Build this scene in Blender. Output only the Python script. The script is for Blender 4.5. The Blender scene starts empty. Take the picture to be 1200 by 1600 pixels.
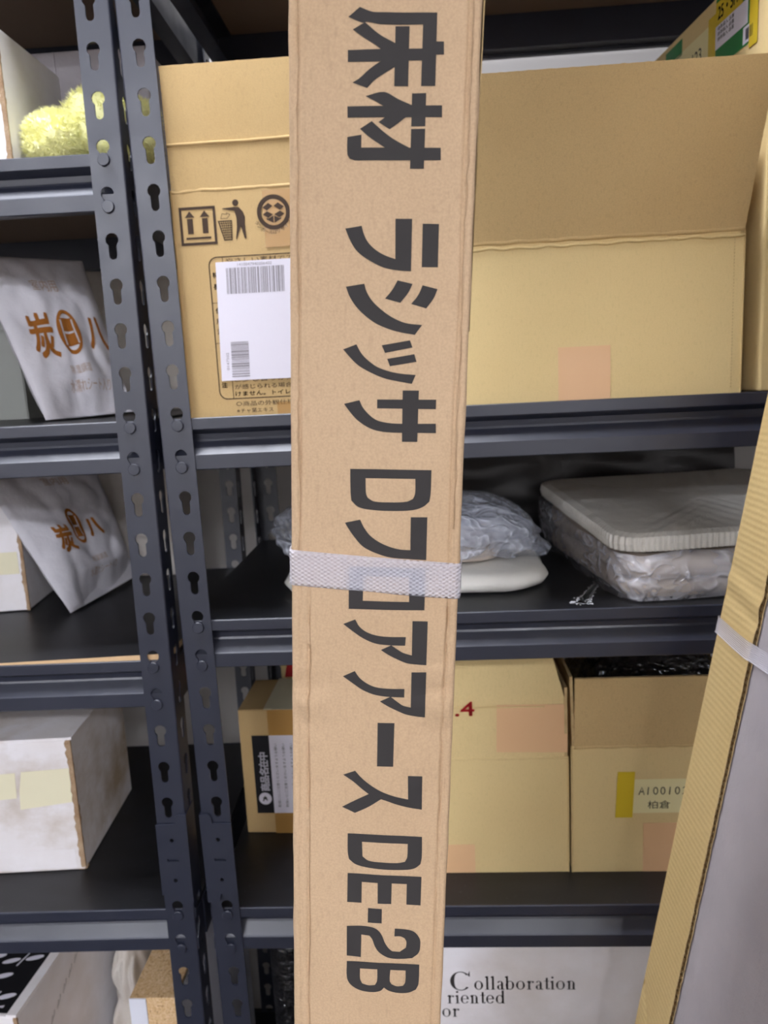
import bpy, bmesh, math, random
from mathutils import Vector, Matrix, noise
from mathutils.geometry import tessellate_polygon
random.seed(7)
PI = math.pi
SC = bpy.context.scene
COL = SC.collection
RAD = math.radians

# ---------------------------------------------------------------- camera
cam = bpy.data.cameras.new('camera'); camo = bpy.data.objects.new('camera', cam); COL.objects.link(camo)
cam.sensor_fit = 'VERTICAL'; cam.sensor_height = 36.0; cam.lens = 27.08
cam.clip_start = 0.02
rt = Vector((0.9975, 0.0519, -0.0486)); up = Vector((0.0387, 0.1769, 0.9835)); fw = Vector((-0.0596, 0.9829, -0.1744))
M = Matrix((rt, up, -fw)).transposed().to_4x4(); M.translation = Vector((0.2944, -0.9053, 1.3998)); camo.matrix_world = M
cam.dof.use_dof = True; cam.dof.focus_distance = 0.46; cam.dof.aperture_fstop = 15.0
SC.camera = camo
# ---------------------------------------------------------------- world, colour, exposure
w = bpy.data.worlds.new('world'); SC.world = w; w.use_nodes = True
w.node_tree.nodes['Background'].inputs[0].default_value = (0.9, 0.94, 1.0, 1); w.node_tree.nodes['Background'].inputs[1].default_value = 0.25
SC.view_settings.view_transform = 'Standard'; SC.view_settings.look = 'None'; SC.view_settings.gamma = 1; SC.view_settings.exposure = 1.72
SC.view_settings.use_curve_mapping = False
LAMP = 19.5          # strength of the ceiling panels
LAMP_COL = (0.94, 0.965, 1.06)


# ---------------------------------------------------------------- materials
def lin(c):
    o = []
    for v in c:
        v = v / 255.0
        o.append(v / 12.92 if v <= 0.04045 else ((v + 0.055) / 1.055) ** 2.4)
    return tuple(o) + (1.0,)


class NT:
    def __init__(s, name):
        s.m = bpy.data.materials.new(name); s.m.use_nodes = True
        s.t = s.m.node_tree; s.b = s.t.nodes['Principled BSDF']; s.o = s.t.nodes['Material Output']
        s.tc = s.n('ShaderNodeTexCoord')

    def n(s, kind, **kw):
        x = s.t.nodes.new(kind)
        for k, v in kw.items(): setattr(x, k, v)
        return x

    def l(s, a, b): s.t.links.new(a, b)

    def co(s, scale=(1, 1, 1), rot=(0, 0, 0)):
        mp = s.n('ShaderNodeMapping'); mp.inputs['Scale'].default_value = scale; mp.inputs['Rotation'].default_value = rot
        s.l(s.tc.outputs['Object'], mp.inputs[0]); return mp.outputs[0]

    def noise(s, scale, detail=3, stretch=(1, 1, 1), rough=0.5):
        x = s.n('ShaderNodeTexNoise'); x.inputs['Scale'].default_value = scale; x.inputs['Detail'].default_value = detail
        x.inputs['Roughness'].default_value = rough
        s.l(s.co(stretch), x.inputs['Vector']); return x.outputs['Fac']

    def ramp(s, fac, stops):
        x = s.n('ShaderNodeValToRGB'); e = x.color_ramp.elements
        while len(e) < len(stops): e.new(0.5)
        for i, (p, c) in enumerate(stops): e[i].position = p; e[i].color = c if len(c) == 4 else lin(c)
        s.l(fac, x.inputs[0]); return x.outputs[0]

    def mix(s, fac, a, b, mode='MIX'):
        x = s.n('ShaderNodeMix', data_type='RGBA', blend_type=mode)
        if isinstance(fac, float): x.inputs[0].default_value = fac
        else: s.l(fac, x.inputs[0])
        for v, i in ((a, 6), (b, 7)):
            if isinstance(v, tuple): x.inputs[i].default_value = v
            else: s.l(v, x.inputs[i])
        return x.outputs[2]

    def bump(s, h, strength, dist=0.001, prev=None):
        x = s.n('ShaderNodeBump'); x.inputs['Strength'].default_value = strength; x.inputs['Distance'].default_value = dist
        s.l(h, x.inputs['Height'])
        if prev is not None: s.l(prev, x.inputs['Normal'])
        s.l(x.outputs[0], s.b.inputs['Normal']); return x.outputs[0]


def plain(name, col, rough=0.6, spec=0.3, metal=0.0):
    k = NT(name); k.b.inputs['Base Color'].default_value = lin(col); k.b.inputs['Roughness'].default_value = rough
    k.b.inputs['Specular IOR Level'].default_value = spec; k.b.inputs['Metallic'].default_value = metal
    return k.m


def kraft(name, col, dark, speck=0.35, big=6, wave=None, wavedir='Z', wscale=150.0, rough=0.8):
    k = NT(name)
    base = k.ramp(k.noise(big, 4), [(0.3, dark), (0.7, col)])
    f1 = k.ramp(k.noise(420, 2, (1, 1, 0.35)), [(0.30, (0, 0, 0, 1)), (0.45, (1, 1, 1, 1))])
    f2 = k.ramp(k.noise(900, 2), [(0.35, (0.5, 0.5, 0.5, 1)), (0.65, (1, 1, 1, 1))])
    c = k.mix(speck * 0.35, base, k.mix(1.0, base, f1, 'MULTIPLY'))
    c = k.mix(speck, c, k.mix(1.0, c, f2, 'MULTIPLY'))
    k.l(c, k.b.inputs['Base Color']); k.b.inputs['Roughness'].default_value = rough; k.b.inputs['Specular IOR Level'].default_value = 0.25
    p = k.bump(k.noise(60, 4), 0.35, 0.001)
    p = k.bump(k.noise(500, 3), 0.25, 0.0004, p)
    if wave:
        x = k.n('ShaderNodeTexWave', bands_direction=wavedir); x.inputs['Scale'].default_value = wscale
        x.inputs['Distortion'].default_value = 0.6; x.inputs['Detail'].default_value = 1
        k.l(k.co(), x.inputs['Vector']); k.bump(x.outputs['Fac'], wave, 0.0008, p)
    return k.m


M_ = {}
M_['pack'] = kraft('pack_kraft_paper', (200, 171, 138), (193, 163, 129), 0.2)
M_['kraft'] = kraft('carton_kraft', (224, 200, 146), (217, 192, 138), 0.15, 4)
M_['kraft2'] = kraft('carton_kraft_warm', (203, 174, 124), (195, 165, 114), 0.15, 5)
M_['flap'] = kraft('carton_inner_kraft', (207, 179, 128), (199, 170, 119), 0.2, 5)
M_['sleeve'] = kraft('sleeve_kraft', (208, 182, 128), (200, 173, 119), 0.15, 5, wave=0.25, wavedir='Z', wscale=48.0)
M_['edge'] = kraft('cut_board_edge', (214, 188, 140), (190, 160, 112), 0.4, 60)
M_['torn'] = kraft('torn_board_edge', (150, 118, 88), (190, 165, 135), 0.5, 40)
M_['groove'] = plain('flute_paper', (150, 120, 78), 0.9, 0.1)
M_['tape'] = plain('pink_kraft_tape', (220, 178, 134), 0.42, 0.4)
M_['browntape'] = plain('brown_packing_tape', (176, 134, 72), 0.3, 0.5)
M_['yellowtape'] = plain('yellow_tape', (206, 178, 40), 0.45, 0.4)
M_['creamtape'] = plain('cream_tape', (226, 220, 190), 0.5, 0.3)
M_['ink'] = plain('black_ink', (58, 55, 54), 0.75, 0.2)
M_['inkbrown'] = plain('brown_black_ink', (72, 58, 48), 0.8, 0.2)
M_['inkpale'] = plain('pale_grey_ink', (150, 146, 152), 0.8, 0.2)
M_['inkred'] = plain('red_ink', (186, 44, 48), 0.8, 0.2)
M_['inkochre'] = plain('ochre_ink', (150, 94, 40), 0.85, 0.1)
M_['inkfaint'] = plain('faint_ochre_ink', (176, 150, 130), 0.85, 0.1)
M_['paperwhite'] = plain('white_label_paper', (222, 219, 230), 0.5, 0.4)
M_['paperwarm'] = plain('memo_paper', (226, 216, 166), 0.7, 0.2)
M_['black'] = plain('black_print', (20, 20, 24), 0.5, 0.4)
M_['green'] = plain('green_print', (34, 122, 58), 0.5, 0.4)
M_['plaster'] = plain('wall_paint', (196, 192, 188), 0.9, 0.1)
M_['ceil'] = plain('ceiling_paint', (228, 228, 226), 0.9, 0.1)
M_['vinyl'] = plain('floor_vinyl', (58, 56, 54), 0.6, 0.3)
M_['brownboard'] = plain('bare_hardboard', (150, 130, 114), 0.85, 0.1)


def steel(name, col):
    k = NT(name); k.b.inputs['Base Color'].default_value = lin(col); k.b.inputs['Specular IOR Level'].default_value = 0.85
    r = k.ramp(k.noise(30, 3), [(0.3, (0.36, 0.36, 0.36, 1)), (0.7, (0.44, 0.44, 0.44, 1))]); k.l(r, k.b.inputs['Roughness'])
    k.bump(k.noise(700, 2), 0.12, 0.0003); return k.m


M_['steel'] = steel('slate_powder_coat', (27, 31, 47))
M_['steelback'] = steel('slate_powder_coat_back', (27, 31, 47))  # same coat in the same colour


def laminate():
    k = NT('black_laminate'); c = k.ramp(k.noise(14, 5, (1, 2.5, 1)), [(0.35, (14, 15, 18)), (0.75, (24, 25, 29))])
    d = k.ramp(k.noise(160, 2), [(0.70, (0, 0, 0, 1)), (0.76, (1, 1, 1, 1))])
    k.l(k.mix(d, c, lin((46, 47, 50))), k.b.inputs['Base Color'])
    k.b.inputs['Roughness'].default_value = 0.42; k.b.inputs['Specular IOR Level'].default_value = 0.5
    k.bump(k.noise(300, 2), 0.1, 0.0004); return k.m


M_['lam'] = laminate()


def wornwhite(name, stain=0.5):
    k = NT(name); a = k.ramp(k.noise(7, 5), [(0.35, (226, 221, 220)), (0.6, (238, 236, 240))])
    f = k.ramp(k.noise(5, 6, (1, 1, 1.4), 0.6), [(0.42, (0, 0, 0, 1)), (0.66, (stain, stain, stain, 1))])
    k.l(k.mix(f, a, lin((172, 152, 122))), k.b.inputs['Base Color']); k.b.inputs['Roughness'].default_value = 0.75
    k.bump(k.noise(45, 5), 0.4, 0.002); return k.m


M_['worn'] = wornwhite('worn_white_board', 0.95)
M_['white'] = wornwhite('white_board', 0.25)


def cloth(name, a, b):
    k = NT(name); k.l(k.ramp(k.noise(12, 4), [(0.3, a), (0.7, b)]), k.b.inputs['Base Color']); k.b.inputs['Roughness'].default_value = 0.7
    p = k.bump(k.noise(22, 5, (1, 1, 1), 0.6), 0.5, 0.006); k.bump(k.noise(600, 2), 0.2, 0.0004, p); return k.m


M_['bag'] = cloth('white_nonwoven', (196, 194, 200), (212, 210, 216))
M_['crumple'] = cloth('crumpled_bag', (188, 180, 168), (206, 200, 194))
M_['grey'] = cloth('grey_panel', (166, 160, 164), (176, 170, 173))
M_['greybin'] = plain('grey_green_board', (150, 152, 146), 0.6, 0.3)
M_['fluff'] = plain('yellow_pile', (250, 248, 186), 0.9, 0.1)


def film(name, alpha, col, bscale=28, rough=0.10):
    k = NT(name); k.b.inputs['Base Color'].default_value = lin(col); k.b.inputs['Roughness'].default_value = rough
    k.b.inputs['Specular IOR Level'].default_value = 1.0; k.b.inputs['Coat Weight'].default_value = 0.6; k.b.inputs['Coat Roughness'].default_value = 0.06
    f = k.ramp(k.noise(bscale * 0.7, 4), [(0.35, (alpha * 0.55,) * 3 + (1,)), (0.7, (min(1, alpha * 1.5),) * 3 + (1,))])
    ridges = []
    for sc, ds in ((bscale * .55, 1.6), (bscale * 1.3, 1.0)):          # creases where a warped noise crosses its middle
        x = k.n('ShaderNodeTexNoise'); x.inputs['Scale'].default_value = sc; x.inputs['Detail'].default_value = 1.5; x.inputs['Distortion'].default_value = ds
        k.l(k.co((1, 1, 1.5)), x.inputs['Vector'])
        ridges.append(k.ramp(x.outputs['Fac'], [(0.40, (0, 0, 0, 1)), (0.497, (1, 1, 1, 1)), (0.503, (1, 1, 1, 1)), (0.60, (0, 0, 0, 1))]))
    e = k.mix(0.5, ridges[0], ridges[1])
    pw = k.n('ShaderNodeMath', operation='POWER'); pw.inputs[1].default_value = 3.0; k.l(e, pw.inputs[0])
    k.l(k.mix(0.55, f, pw.outputs[0], 'ADD'), k.b.inputs['Alpha'])  # creases made more opaque, standing in for the white highlights on the film
    p = k.bump(e, 0.8, 0.006); p = k.bump(k.noise(bscale * 1.4, 3, (1, 1, 1.6), 0.5), 0.6, 0.008, p); return k.m


M_['film'] = film('clear_plastic_film', 0.40, (216, 222, 236), 22)
M_['filmclear'] = film('thin_clear_film', 0.30, (222, 222, 230), 20)
M_['darkpanel'] = plain('added_panel_dark', (44, 41, 40), 0.35, 0.5)
M_['blackfilm'] = film('black_plastic_film', 1.0, (16, 16, 20), 30)


def strapmat():
    k = NT('woven_strap'); k.b.inputs['Base Color'].default_value = lin((232, 230, 240)); k.b.inputs['Roughness'].default_value = 0.4
    p = None
    for a in (RAD(58), RAD(-58)):
        x = k.n('ShaderNodeTexWave', bands_direction='X'); x.inputs['Scale'].default_value = 190.0
        k.l(k.co((1, 1, 1), (0, a, 0)), x.inputs['Vector']); p = k.bump(x.outputs['Fac'], 0.6, 0.0006, p)
    k.b.inputs['Alpha'].default_value = 0.55
    return k.m


M_['strap'] = strapmat()


def chip():
    k = NT('particle_board'); v = k.n('ShaderNodeTexVoronoi'); v.inputs['Scale'].default_value = 420; k.l(k.co((1, 1, 1)), v.inputs['Vector'])
    c = k.ramp(v.outputs['Color'], [(0.0, (140, 102, 62)), (0.22, (200, 162, 114)), (1.0, (226, 198, 158))])
    k.l(c, k.b.inputs['Base Color']); k.b.inputs['Roughness'].default_value = 0.8; k.bump(v.outputs['Distance'], 0.4, 0.0008); return k.m


M_['chip'] = chip()


# ---------------------------------------------------------------- mesh helpers
class MB:
    def __init__(s): s.v = []; s.f = []; s.mi = []

    def add(s, vs, fs, mi=0):
        b = len(s.v); s.v += [tuple(p) for p in vs]; s.f += [tuple(b + i for i in f) for f in fs]; s.mi += [mi] * len(fs); return s

    def box(s, x0, x1, y0, y1, z0, z1, mi=0):
        return s.add([(x0, y0, z0), (x1, y0, z0), (x1, y1, z0), (x0, y1, z0), (x0, y0, z1), (x1, y0, z1), (x1, y1, z1), (x0, y1, z1)],
                     [(0, 3, 2, 1), (4, 5, 6, 7), (0, 1, 5, 4), (1, 2, 6, 5), (2, 3, 7, 6), (3, 0, 4, 7)], mi)

    def flat(s, loops, fmap, mi=0):          # polygon with holes, flat print
        L = [[Vector((p[0], p[1], 0)) for p in lp] for lp in loops]
        pts = [p for lp in L for p in lp]
        return s.add([fmap(p.x, p.y) for p in pts], tessellate_polygon(L), mi)

    def slab(s, loops, fmap, t, mi=0):       # polygon with holes and thickness; fmap(x, y, h)
        L = [[Vector((p[0], p[1], 0)) for p in lp] for lp in loops]
        pts = [p for lp in L for p in lp]; n = len(pts); tri = tessellate_polygon(L)
        fs = list(tri) + [(a + n, c + n, b + n) for a, b, c in tri]; o = 0
        for lp in L:
            m = len(lp); fs += [(o + i, o + (i + 1) % m, n + o + (i + 1) % m, n + o + i) for i in range(m)]; o += m
        return s.add([fmap(p.x, p.y, 0) for p in pts] + [fmap(p.x, p.y, t) for p in pts], fs, mi)

    def grid(s, nu, nv, f, mi=0, wrap=False):
        vs = [f(i / (nu if wrap else nu - 1), j / (nv - 1)) for j in range(nv) for i in range(nu)]
        fs = [(j * nu + i, j * nu + (i + 1) % nu, (j + 1) * nu + (i + 1) % nu, (j + 1) * nu + i) for j in range(nv - 1) for i in range(nu if wrap else nu - 1)]
        return s.add(vs, fs, mi)

    def tube(s, path, r, n=8, mi=0):
        vs = []; P = [Vector(p) for p in path]; m = len(P)
        for i, p in enumerate(P):
            t = (P[min(i + 1, m - 1)] - P[max(i - 1, 0)]).normalized(); a = t.orthogonal().normalized() if i == 0 else (a - t * a.dot(t)).normalized(); b = t.cross(a)
            vs += [p + (a * math.cos(2 * PI * k / n) + b * math.sin(2 * PI * k / n)) * r for k in range(n)]
        fs = [(i * n + k, i * n + (k + 1) % n, (i + 1) * n + (k + 1) % n, (i + 1) * n + k) for i in range(m - 1) for k in range(n)]
        fs += [tuple(range(n))[::-1], tuple((m - 1) * n + k for k in range(n))]
        return s.add(vs, fs, mi)

    def mesh(s, name, mats, smooth=False):
        me = bpy.data.meshes.new(name); me.from_pydata(s.v, [], s.f)
        for m in (mats if isinstance(mats, (list, tuple)) else [mats]): me.materials.append(M_[m])
        me.polygons.foreach_set('material_index', s.mi)
        if smooth: me.polygons.foreach_set('use_smooth', [True] * len(me.polygons))
        me.update(); return me


def link(name, me, parent=None, loc=None):
    o = bpy.data.objects.new(name, me); COL.objects.link(o)
    if parent is not None: o.parent = parent
    if loc: o.location = loc
    return o


def part(T, name, mb, mats, smooth=False, bevel=0.0, sub=0, label=None):
    o = link(name, mb.mesh(name, mats, smooth), T)
    if bevel:
        b = o.modifiers.new('bevel', 'BEVEL'); b.width = bevel; b.segments = 2; b.limit_method = 'ANGLE'
    if sub:
        b = o.modifiers.new('sub', 'SUBSURF'); b.levels = sub; b.render_levels = sub
    if label: o['label'] = label
    return o


def thing(name, label, cat, loc=(0, 0, 0), rot=(0, 0, 0), group=None):
    o = bpy.data.objects.new(name, None); COL.objects.link(o); o.location = loc; o.rotation_euler = rot
    o.empty_display_size = 0.05; o['label'] = label; o['category'] = cat
    if group: o['group'] = group
    return o


def struct(name, mb, mat):
    o = link(name, mb.mesh(name, mat)); o['kind'] = 'structure'; return o


_tc = {}


def text2d(txt, size=1.0):                   # outline of a word as flat triangles, from the built-in font
    key = txt
    if key not in _tc:
        cu = bpy.data.curves.new('t', 'FONT'); cu.body = txt; cu.size = 1.0; cu.resolution_u = 4; cu.fill_mode = 'FRONT'
        ob = bpy.data.objects.new('t', cu); COL.objects.link(ob); bpy.context.view_layer.update()
        me = ob.evaluated_get(bpy.context.evaluated_depsgraph_get()).to_mesh()
        _tc[key] = ([(v.co.x, v.co.y) for v in me.vertices], [tuple(p.vertices) for p in me.polygons])
        bpy.data.objects.remove(ob); bpy.data.curves.remove(cu)
    v, f = _tc[key]
    return [(x * size, y * size) for x, y in v], f


def put_text(mb, txt, fmap, x, y, size, width=None, rot=0.0, mi=0, shear=0.0, bold=0.0):
    v, f = text2d(txt, size)
    if not v: return
    x0 = min(p[0] for p in v); x1 = max(p[0] for p in v); k = (width / (x1 - x0)) if width else 1.0
    c, s_ = math.cos(rot), math.sin(rot)
    offs = [(0, 0)] if not bold else [(bold * math.cos(a), bold * math.sin(a)) for a in (0.4, 2.0, 3.6, 5.2)]
    for ox, oy in offs:
        pts = []
        for px, py in v:
            a = (px - x0) * k + shear * py + ox; b = py + oy; pts.append(fmap(x + a * c - b * s_, y + a * s_ + b * c))
        mb.add(pts, f, mi)


def stroke(mb, pts, wd, fmap, mi=0):         # pen stroke of constant width
    P = [Vector((p[0], p[1])) for p in pts]; vs = []
    for i, p in enumerate(P):
        t = (P[min(i + 1, len(P) - 1)] - P[max(i - 1, 0)]); t = t.normalized() if t.length else Vector((1, 0)); n = Vector((-t.y, t.x)) * wd / 2
        vs += [fmap(p.x + n.x, p.y + n.y), fmap(p.x - n.x, p.y - n.y)]
    mb.add(vs, [(2 * i, 2 * i + 1, 2 * i + 3, 2 * i + 2) for i in range(len(P) - 1)], mi)


def ring(cx, cy, rx, ry=None, n=32, a0=0.0, a1=2 * PI):
    ry = ry or rx
    return [(cx + rx * math.cos(a0 + (a1 - a0) * i / n), cy + ry * math.sin(a0 + (a1 - a0) * i / n)) for i in range(n if a1 - a0 > 6.28 else n + 1)]


def rect(x0, y0, x1, y1): return [(x0, y0), (x1, y0), (x1, y1), (x0, y1)]


def rrect(x0, y0, x1, y1, r, n=6):
    o = []
    for cx, cy, a in ((x1 - r, y0 + r, -PI / 2), (x1 - r, y1 - r, 0), (x0 + r, y1 - r, PI / 2), (x0 + r, y0 + r, PI)):
        o += [(cx + r * math.cos(a + PI / 2 * i / n), cy + r * math.sin(a + PI / 2 * i / n)) for i in range(n + 1)]
    return o


def nz(x, y, z, s=1.0): return noise.noise(Vector((x * s, y * s, z * s)))


# ================================================================ the room
struct('floor', MB().box(-2.6, 3.2, -4.6, 0.62, -0.05, 0.0), 'vinyl')
struct('wall_back', MB().box(-2.6, 3.2, 0.60, 0.70, 0.0, 2.6), 'plaster')
struct('wall_left', MB().box(-2.7, -2.6, -4.6, 0.70, 0.0, 2.6), 'plaster')
struct('wall_right', MB().box(3.2, 3.3, -4.6, 0.70, 0.0, 2.6), 'plaster')
struct('wall_front', MB().box(-2.7, 3.3, -4.7, -4.6, 0.0, 2.6), 'plaster')
struct('ceiling', MB().box(-2.7, 3.3, -4.7, 0.70, 2.6, 2.7), 'ceil')
for nm, f_ in (('lamp', 1.0), ('lampdim', 0.46)):
    em = NT(nm + '_diffuser'); em.b.inputs['Emission Color'].default_value = LAMP_COL + (1,); em.b.inputs['Emission Strength'].default_value = LAMP * f_
    M_[nm] = em.m
M_['lampframe'] = plain('lamp_frame_white', (225, 225, 225), 0.5)
for x, y, place in ((-0.25, -0.25, 'right above the gap between the two racks'), (-1.2, -3.1, 'middle row, nearer the left wall'), (1.3, -3.1, 'middle row, nearer the right wall'), (-1.2, -4.1, 'far row, nearer the left wall'), (1.3, -4.1, 'far row, nearer the right wall')):
    if True:
        T = thing('ceiling_light', 'white framed ceiling light panel, ' + place, 'lamp', (x, y, 2.6), group='ceiling light panels')
        mb = MB(); mb.slab([rect(-0.64, -0.17, 0.64, 0.17), rect(-0.61, -0.14, 0.61, 0.14)[::-1]], lambda a, b, h: (a, b, -0.03 + h), 0.03)
        part(T, 'frame', mb, 'lampframe'); part(T, 'diffuser', MB().box(-0.61, 0.61, -0.14, 0.14, -0.022, -0.002), 'lampdim' if y > -1 else 'lamp')


# ================================================================ steel shelving racks
def keyhole():
    r, s, zb = 0.0076, 0.0047, -0.0218
    a0 = math.asin(s / r)
    p = [(r * math.sin(a), r * math.cos(a)) for a in [(PI - a0) * (i / 9.0) * 2 - (PI - a0) for i in range(10)]]
    zc = zb + s
    p += [(s * math.cos(a), zc - s * math.sin(a)) for a in [PI * i / 6 for i in range(7)]]
    return p                                  # clockwise round, then the slot


HOLES = [1.967 - 0.05 * i for i in range(39)]


def upright_mesh(sx, sy, lean):                     # an L-shaped post with keyhole slots in both flanges; corner at the origin
    mb = MB(); W, HU, t = 0.0385, 0.0222, 0.0018
    cell = [rect(0.002, -0.0335, W, 0.0165), [(HU + x, z) for x, z in keyhole()]]
    L = [[Vector((p[0], p[1], 0)) for p in lp] for lp in cell]
    tri = tessellate_polygon(L); pts = [p for lp in L for p in lp]; n = len(pts)
    for f in (lambda u, z, h: (sx * u, sy * h, z), lambda u, z, h: (sx * h, sy * u, z)):
        for zc in HOLES:
            vs = [f(p.x, zc + p.y, 0) for p in pts] + [f(p.x, zc + p.y, t) for p in pts]
            fs = list(tri) + [(a + n, b + n, c + n) for a, b, c in tri]
            fs += [(4 + i, 4 + (i + 1) % (n - 4), n + 4 + (i + 1) % (n - 4), n + 4 + i) for i in range(n - 4)]
            fs += [(1, 2, n + 2, n + 1)]
            mb.add(vs, fs)
        z1, z0 = HOLES[0] + 0.0165, HOLES[-1] - 0.0335
        mb.add([f(0.002, z0, 0), f(W, z0, 0), f(W, z0, t), f(0.002, z0, t), f(0.002, 0, 0), f(W, 0, 0), f(W, 0, t), f(0.002, 0, t)], [(0, 1, 5, 4), (3, 2, 6, 7), (1, 2, 6, 5)])
    arc = [(0.002 - 0.002 * math.cos(a), 0.002 - 0.002 * math.sin(a)) for a in [PI / 2 * i / 4 for i in range(5)]]
    mb.add([(sx * a, sy * b, z) for z in (0, HOLES[0] + 0.0165) for a, b in arc], [(i, i + 1, i + 6, i + 5) for i in range(4)])
    mb.v = [(x + lean * (z - 1.3), y, z) for x, y, z in mb.v]
    return mb.mesh('upright', 'steel')


PROFILE = [(0.0004, -0.001), (0.0014, 0.0), (0.003, 0.0), (0.003, -0.008), (0.034, -0.008), (0.034, -0.058), (0.010, -0.058), (0.010, -0.062), (0.0014, -0.062), (0.0004, -0.061),
           (0.0004, -0.0440), (0.0018, -0.0425), (0.0125, -0.0290), (0.0135, -0.0265), (0.0125, -0.0200), (0.0016, -0.0145), (0.0004, -0.0133)]


def beam(T, name, x0, x1, z, y, sy, rivets, lean=0.0):
    mb = MB(); n = len(PROFILE)
    mb.add([(x, y + sy * p[0], z + p[1]) for x in (x0, x1) for p in PROFILE], [(i, (i + 1) % n, n + (i + 1) % n, n + i) for i in range(n)] + [tuple(range(n)), tuple(range(n, 2 * n))])
    o = part(T, name, mb, 'steel')
    for x in rivets:
        for dz in (-0.008, -0.058):
            m = MB(); R = [(0.0056, 0.0), (0.0068, 0.0), (0.0070, 0.0022), (0.0064, 0.0030), (0.0, 0.0031)]
            vs = [(x + lean * (z + dz - 1.3) + r * math.cos(2 * PI * k / 20), y - sy * (0.0018 + h), z + dz + r * math.sin(2 * PI * k / 20)) for r, h in R for k in range(20)]
            m.add(vs, [(i * 20 + k, i * 20 + (k + 1) % 20, i * 20 + 20 + (k + 1) % 20, i * 20 + 20 + k) for i in range(len(R) - 1) for k in range(20)])
            part(o, 'rivet', m, 'steel')
    return o


def joint_plate(T, x, y, sx, sy, lean):             # cover plate over the joint of two post lengths; corner of the post at x
    mb = MB(); W, zt, zb = 0.0395, 0.838, 0.736
    out = [(-0.0015, zt + 0.013), (0.010, zt + 0.013), (0.013, zt + 0.010), (0.0145, zt), (W, zt), (W, zb), (0.0165, zb), (0.015, zb - 0.009), (0.012, zb - 0.012), (-0.0015, zb - 0.012)]
    hl = [[(0.020 + px, z + py) for px, py in ring(0, 0, 0.0028, n=10)[::-1]] for z in (0.815, 0.757)] + [rect(0.013, 0.7845, 0.028, 0.7885)[::-1]]
    mb.slab([out] + hl, lambda a, b, h: (x + sx * a, y - sy * (0.002 + h), b), 0.0016)
    mb.slab([[(0.0, zt + 0.013), (0.036, zt + 0.013), (0.036, zb - 0.012), (0.0, zb - 0.012)]], lambda a, b, h: (x - sx * (0.0015 - h), y + sy * (a - 0.003), b), 0.0014)
    mb.v = [(a + lean * (c - 1.3), b, c) for a, b, c in mb.v]
    part(T, 'joint_plate', mb, 'steel')


def rack(label, xl, xr, levels, tilt=None, lean=0.0, yaw=0.0):       # yaw turns about the right front post
    X = xr - xl; D = 0.478
    T = thing('shelving_rack', label, 'shelving rack', (xr - X * math.cos(yaw), -X * math.sin(yaw), 0), (0, 0, yaw))
    UP = {(a, b): upright_mesh(a, b, lean) for a in (1, -1) for b in (1, -1)}
    for x, sx in ((0.0, 1), (X, -1)):
        link('upright', UP[(sx, 1)], T, (x, -0.0018, 0)); link('upright', UP[(sx, -1)], T, (x, D, 0))
        joint_plate(T, x, -0.0018, sx, 1, lean)
    for z in levels:
        beam(T, 'front_beam', 0.0035, X - 0.0035, z, 0.0, 1, (0.0222, X - 0.0222), lean)
        beam(T, 'back_beam', 0.0035, X - 0.0035, z, D - 0.002, -1, ())
        for xa in (0.0022, X - 0.0022):
            s = 1 if xa < X / 2 else -1
            mb = MB(); a = sorted((xa, xa + s * 0.002)); mb.box(a[0], a[1], 0.036, D - 0.038, z - 0.062, z - 0.008)
            a = sorted((xa, xa + s * 0.024)); mb.box(a[0], a[1], 0.036, D - 0.038, z - 0.064, z - 0.062); mb.box(a[0], a[1], 0.036, D - 0.038, z - 0.012, z - 0.010)
            part(T, 'side_beam', mb, 'steel')
        mb = MB(); dz = 0.0
        mb.box(0.004, X - 0.004, 0.0035, D - 0.006, z - 0.0075, z - 0.0005)
        mb.mi = [1, 0, 0, 0, 0, 0]
        o = part(T, 'shelf_board', mb, ['lam', 'brownboard'])
        if tilt and abs(z - tilt) < 1e-6:
            e = MB(); e.add([(0.55, 0.0028, z - 0.0005), (X - 0.0045, 0.0028, z - 0.0005), (X - 0.0045, 0.0028, z + 0.0075), (0.55, 0.0028, z + 0.0002),
                             (0.55, 0.012, z - 0.0005), (X - 0.0045, 0.06, z - 0.0005), (X - 0.0045, 0.06, z + 0.0075), (0.55, 0.012, z + 0.0002)],
                            [(0, 1, 2, 3), (1, 5, 6, 2), (5, 4, 7, 6), (4, 0, 3, 7), (3, 2, 6, 7)], 0)
            e.mi = [1, 1, 0, 0, 0]
            part(T, 'lifted_board_edge', e, ['lam', 'chip2'], label='bare pale wood edge of the shelf board')
    return T


M_['chip2'] = plain('bare_wood_edge', (206, 174, 134), 0.8, 0.2)
RL = rack('dark slate steel shelving rack on the left, with charcoal bags and white boxes', -0.9357, -0.0357, (1.961, 1.661, 1.361, 1.061, 0.711, 0.111), 1.061, 0.0075, RAD(1.5))
RR = rack('dark slate steel shelving rack on the right, full of brown cartons', -0.0218, 1.1782, (1.961, 1.361, 1.111, 0.711, 0.111), None, -0.0075)


# ================================================================ cartons
def jit(a, b, n, amp, seed):
    A, B = Vector(a), Vector(b); return [A.lerp(B, i / n) + Vector((0, nz(i * .37, seed, .2) * amp * .6, nz(i * .31, seed, 7.7) * amp)) for i in range(n + 1)]


def carton_body(T, w, d, h, mat='kraft', closed=False, name='body', x0=0.0, inner='flap'):
    mb = MB(); t = 0.004
    if closed: mb.box(x0, x0 + w, 0, d, 0, h)
    else:
        mb.slab([rect(x0, 0, x0 + w, d), rect(x0 + t, t, x0 + w - t, d - t)[::-1]], lambda a, b, z: (a, b, z), h); mb.box(x0 + t, x0 + w - t, t, d - t, 0.0005, t)
    return part(T, name, mb, mat, bevel=0.0022)


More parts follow.
